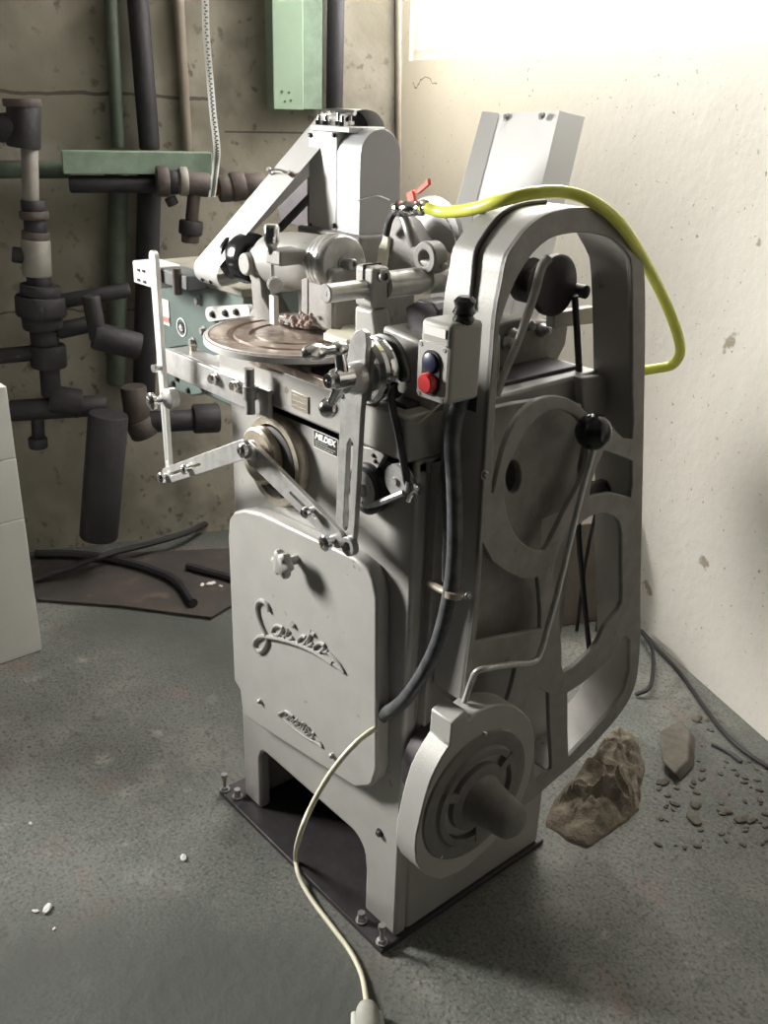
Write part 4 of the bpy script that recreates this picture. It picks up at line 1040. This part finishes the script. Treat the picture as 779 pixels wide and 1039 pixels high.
# ------------------------------------------------------------------ wall fittings on the pipe wall
def wbox(bm, px0, py0, px1, py1, d0, d1):
    """box on the pipe wall between two picture corners, from depth d0 to d1 off the wall"""
    a, c = WL(px0, py0, d1), WL(px1, py1, d1)
    n0, n1 = a.dot(NV), c.dot(NV)
    hexa(bm, [RM(LW+d0, n0, c.z), RM(LW+d1, n0, c.z), RM(LW+d1, n1, c.z), RM(LW+d0, n1, c.z), RM(LW+d0, n0, a.z), RM(LW+d1, n0, a.z), RM(LW+d1, n1, a.z), RM(LW+d0, n1, a.z)])
def flatz(px, py, off): return WL(px, py, off)
b = B(); a = WL(275, -30, .10); c_ = WL(308, 112, .10); n0, n1 = a.dot(NV), c_.dot(NV); 
nn1 = n1+.0
hexa(b, [RM(LW+.001, n0, c_.z), RM(LW+.10, n0, c_.z), RM(LW+.10, n1, c_.z), RM(LW+.001, n1, c_.z), RM(LW+.001, n0, 2.6), RM(LW+.10, n0, 2.6), RM(LW+.10, n1, 2.6), RM(LW+.001, n1, 2.6)])
tr1 = tag(mk('cable_duct', b, GREEN, bev=.003), 'pale green upright cable duct on the wall above the machine', 'duct')
b = B()
hexa(b, [RM(LW+.001, n1+.001, c_.z+.002), RM(LW+.07, n1+.001, c_.z+.002), RM(LW+.07, n1+.07, c_.z+.002), RM(LW+.001, n1+.07, c_.z+.002), RM(LW+.001, n1+.001, 2.6), RM(LW+.07, n1+.001, 2.6), RM(LW+.07, n1+.07, 2.6), RM(LW+.001, n1+.07, 2.6)])
mk('duct_side', b, GREEN2, tr1, bev=.003)
b = B(); p_ = WL(290, 94, .102)
for (x, y) in ((286, 93), (293, 94), (289, 103), (295, 102)):
    q = WL(x, y, .1005); cyl(b, q, q+EV*.0015, .004, seg=8)
mk('duct_mark', b, PIPEG, tr1)

b = B(); a, c_ = WL(62, 153, .16), WL(216, 173, .16); n0, n1 = a.dot(NV), c_.dot(NV)
hexa(b, [RM(LW+.10, n0, a.z-.066), RM(LW+.16, n0, a.z-.066), RM(LW+.16, n1, a.z-.066), RM(LW+.10, n1, a.z-.066), RM(LW+.10, n0, a.z), RM(LW+.16, n0, a.z), RM(LW+.16, n1, a.z), RM(LW+.10, n1, a.z)])
for nn_ in (n0+.12, n1-.12): hexa(b, [RM(LW+.001, nn_-.02, a.z-.03), RM(LW+.101, nn_-.02, a.z-.03), RM(LW+.101, nn_+.02, a.z-.03), RM(LW+.001, nn_+.02, a.z-.03), RM(LW+.001, nn_-.02, a.z-.02), RM(LW+.101, nn_-.02, a.z-.02), RM(LW+.101, nn_+.02, a.z-.02), RM(LW+.001, nn_+.02, a.z-.02)])
tag(mk('cable_duct', b, GREEN2, bev=.003), 'dusty green cable duct running level across the dark pipes', 'duct')

def wpipe(name, runs, m, label, cat, group=None):
    """runs: (x0,y0,x1,y1,half-width px) pieces, all on one centre distance off the wall"""
    root = None
    for i, (x0, y0, x1, y1, hw, off, mm, pn) in enumerate(runs):
        p, q = WL(x0, y0, off), WL(x1, y1, off); r = hw*(p-CAM).dot(fw)/F
        b = B(); d = q-p; l = d.length; e = min(.006, l*.12)
        lathe(b, p, d, [(0, r-e*.6), (e, r), (l-e, r), (l, r-e*.6)], 24)
        if i == 0: root = tag(mk(name, b, mm or m), label, cat, group)
        else: mk(pn, b, mm or m, root)
    return root
wpipe('pipe_stack', [
 (30,150,31,205,8.5,.16,PIPEL,''), (24,104,24,150,17,.16,PIPED,'elbow'), (-4,130,24,128,14,.16,PIPED,'elbow_end'), (22,100,23,108,19,.16,PIPE,'elbow_collar'),
 (33,203,34,214,12,.16,PIPED,'coupling'), (34,214,35,222,14.5,.16,PIPE,'flange'), (35,221,36,237,11,.16,PIPED,'neck'), (36,235,36,243,13.5,.16,PIPE,'flange'),
 (36,243,38,280,14.5,.16,PIPEL,'coupling'), (39,278,40,290,12,.16,PIPED,'neck'), (41,289,41,300,20,.16,PIPED,'valve_collar'), (41,300,42,320,25,.16,PIPED,'valve_body'),
 (42,318,44,333,20,.16,PIPED,'valve_neck'), (44,333,46,350,14,.16,PIPED,'neck'), (48,350,50,372,18,.16,PIPED,'union'), (50,370,52,402,10,.16,PIPED,'neck'),
 (10,417,108,411,11,.16,PIPED,'branch_pipe'), (50,405,82,410,15,.16,PIPED,'tee'), (38,420,39,446,6.5,.16,PIPED,'drain_pipe'), (38,444,39,454,9.5,.16,PIPED,'drain_cap'),
 (-6,362,36,358,8,.16,PIPED,'branch_pipe'), (60,306,132,294,7.5,.16,PIPED,'branch_pipe'), (58,336,95,328,8.5,.16,PIPED,'branch_pipe'), (12,258,26,260,8,.16,PIPED,'valve_stem')],
 PIPED, 'dark stack of iron pipe fittings and valves on the wall at the far left', 'pipe')
wpipe('pipe', [(-20,172,70,172,9,.06,None,'')], PIPEG, 'greenish level pipe passing behind the stack of fittings at the left edge', 'pipe')
wpipe('pipe', [(138,-20,152,152,11,.05,None,''), (152,170,146,400,12,.05,None,'lower_run')], PIPED, 'thick black upright pipe from ceiling to floor behind the green level duct', 'pipe')
wpipe('pipe', [(112,-20,120,150,7,.04,None,''), (120,172,118,390,10,.04,None,'lower_run')], PIPEG, 'thin greenish black upright pipe left of the thick black one', 'pipe')
wpipe('conduit', [(180,-20,190,153,5.5,.02,None,'')], STRIP, 'pale brown upright conduit between the thick black pipe and the hanging tape', 'conduit')
wpipe('pipe', [(341,-20,339,128,9,.045,None,'')], PIPED, 'dark upright pipe just right of the pale green duct', 'pipe')
wpipe('conduit', [(404,-20,404,230,3.0,.012,None,'')], STRIP, 'thin brown upright trim at the corner left of the window', 'conduit')
wpipe('valve_pipe', [(70,187,160,187,8.5,.13,PIPED,''), (159,184,171,184,15,.20,PIPE,'flange'), (171,185,180,185,12,.20,PIPED,'neck'), (178,184,212,188,12,.20,PIPE,'valve_body'), (182,184,190,184,14,.20,PIPEL,'hex_nut'),
  (195,188,224,191,7.5,.20,RUST,'rusty_neck'), (222,192,234,191,13,.20,PIPE,'flange'), (234,190,248,188,14.5,.20,PIPE,'union'), (247,189,268,188,12,.20,PIPE,'union_end'),
  (197,197,194,226,6.5,.20,PIPE,'stem'), (194,224,193,238,12,.20,PIPED,'flange'), (193,238,193,246,9,.20,PIPE,'stem_foot'), (172,200,176,208,6,.20,PIPED,'drain_plug')],
  PIPE, 'rusty brown valve and pipe just below the green level duct', 'valve')
wpipe('pipe_elbow', [(135,392,140,428,13,.14,PIPE,''), (140,425,148,441,15,.14,PIPE,'elbow_end'), (150,428,200,426,11,.14,PIPED,'branch'), (196,425,222,424,15,.14,PIPED,'union')], PIPE, 'brown pipe elbow low on the wall behind the upright steel lever', 'pipe')
wpipe('pipe', [(92,300,100,345,9,.26,None,''), (95,340,142,352,14,.26,None,'bend'), (110,420,100,545,20,.26,None,'lower_run')], PIPED, 'dark thick pipe descending to the floor right of the fitting stack', 'pipe')

# hanging measuring tape
pts = [(208,-20,.10),(209,30,.10),(213,80,.10),(216,115,.14),(220,150,.18),(219,168,.19),(217,185,.22),(215,200,.24)]
P = smoothpts([WL(x, y, o) for x, y, o in pts], 8); b = B(); hw = .011; prev = None
for p in P:
    row = [b.verts.new(p-NV*hw), b.verts.new(p+NV*hw)]
    if prev: b.faces.new([prev[0], prev[1], row[1], row[0]])
    prev = row
bmesh.ops.solidify(b, geom=b.faces[:], thickness=.001)
tp = tag(mk('tape_measure', b, WHITE), 'white measuring tape hanging down the wall over the green duct', 'tape')
b = B(); 
for i in range(1, len(P)-1):
    for k in range(2):
        q = P[i].lerp(P[i+1], k/2)+EV*.0016; obox(b, q+NV*(-.002 if k else .002), NV*(.0025 if k else .004), EV*.0005, UP*.0022)
mk('tape_marks', b, PIPEG, tp)

# low dark box behind the machine at the foot of the white wall
b = B(); a = WR(570, 600, .12); in_room(b, a.dot(EV)-.28, a.dot(EV)+.22, RW-.42, RW-.06, .001, .36)
tag(mk('storage_box', b, mat('dark_wood_box', (.16, .135, .11), .8, 0, .3, 8), bev=.004), 'dark brown box behind the machine at the foot of the wall', 'box')

# ------------------------------------------------------------------ output look
S.view_settings.view_transform = 'Standard'; S.view_settings.look = 'None'
S.view_settings.exposure = 0.0; S.view_settings.gamma = 1.0; S.view_settings.use_curve_mapping = False
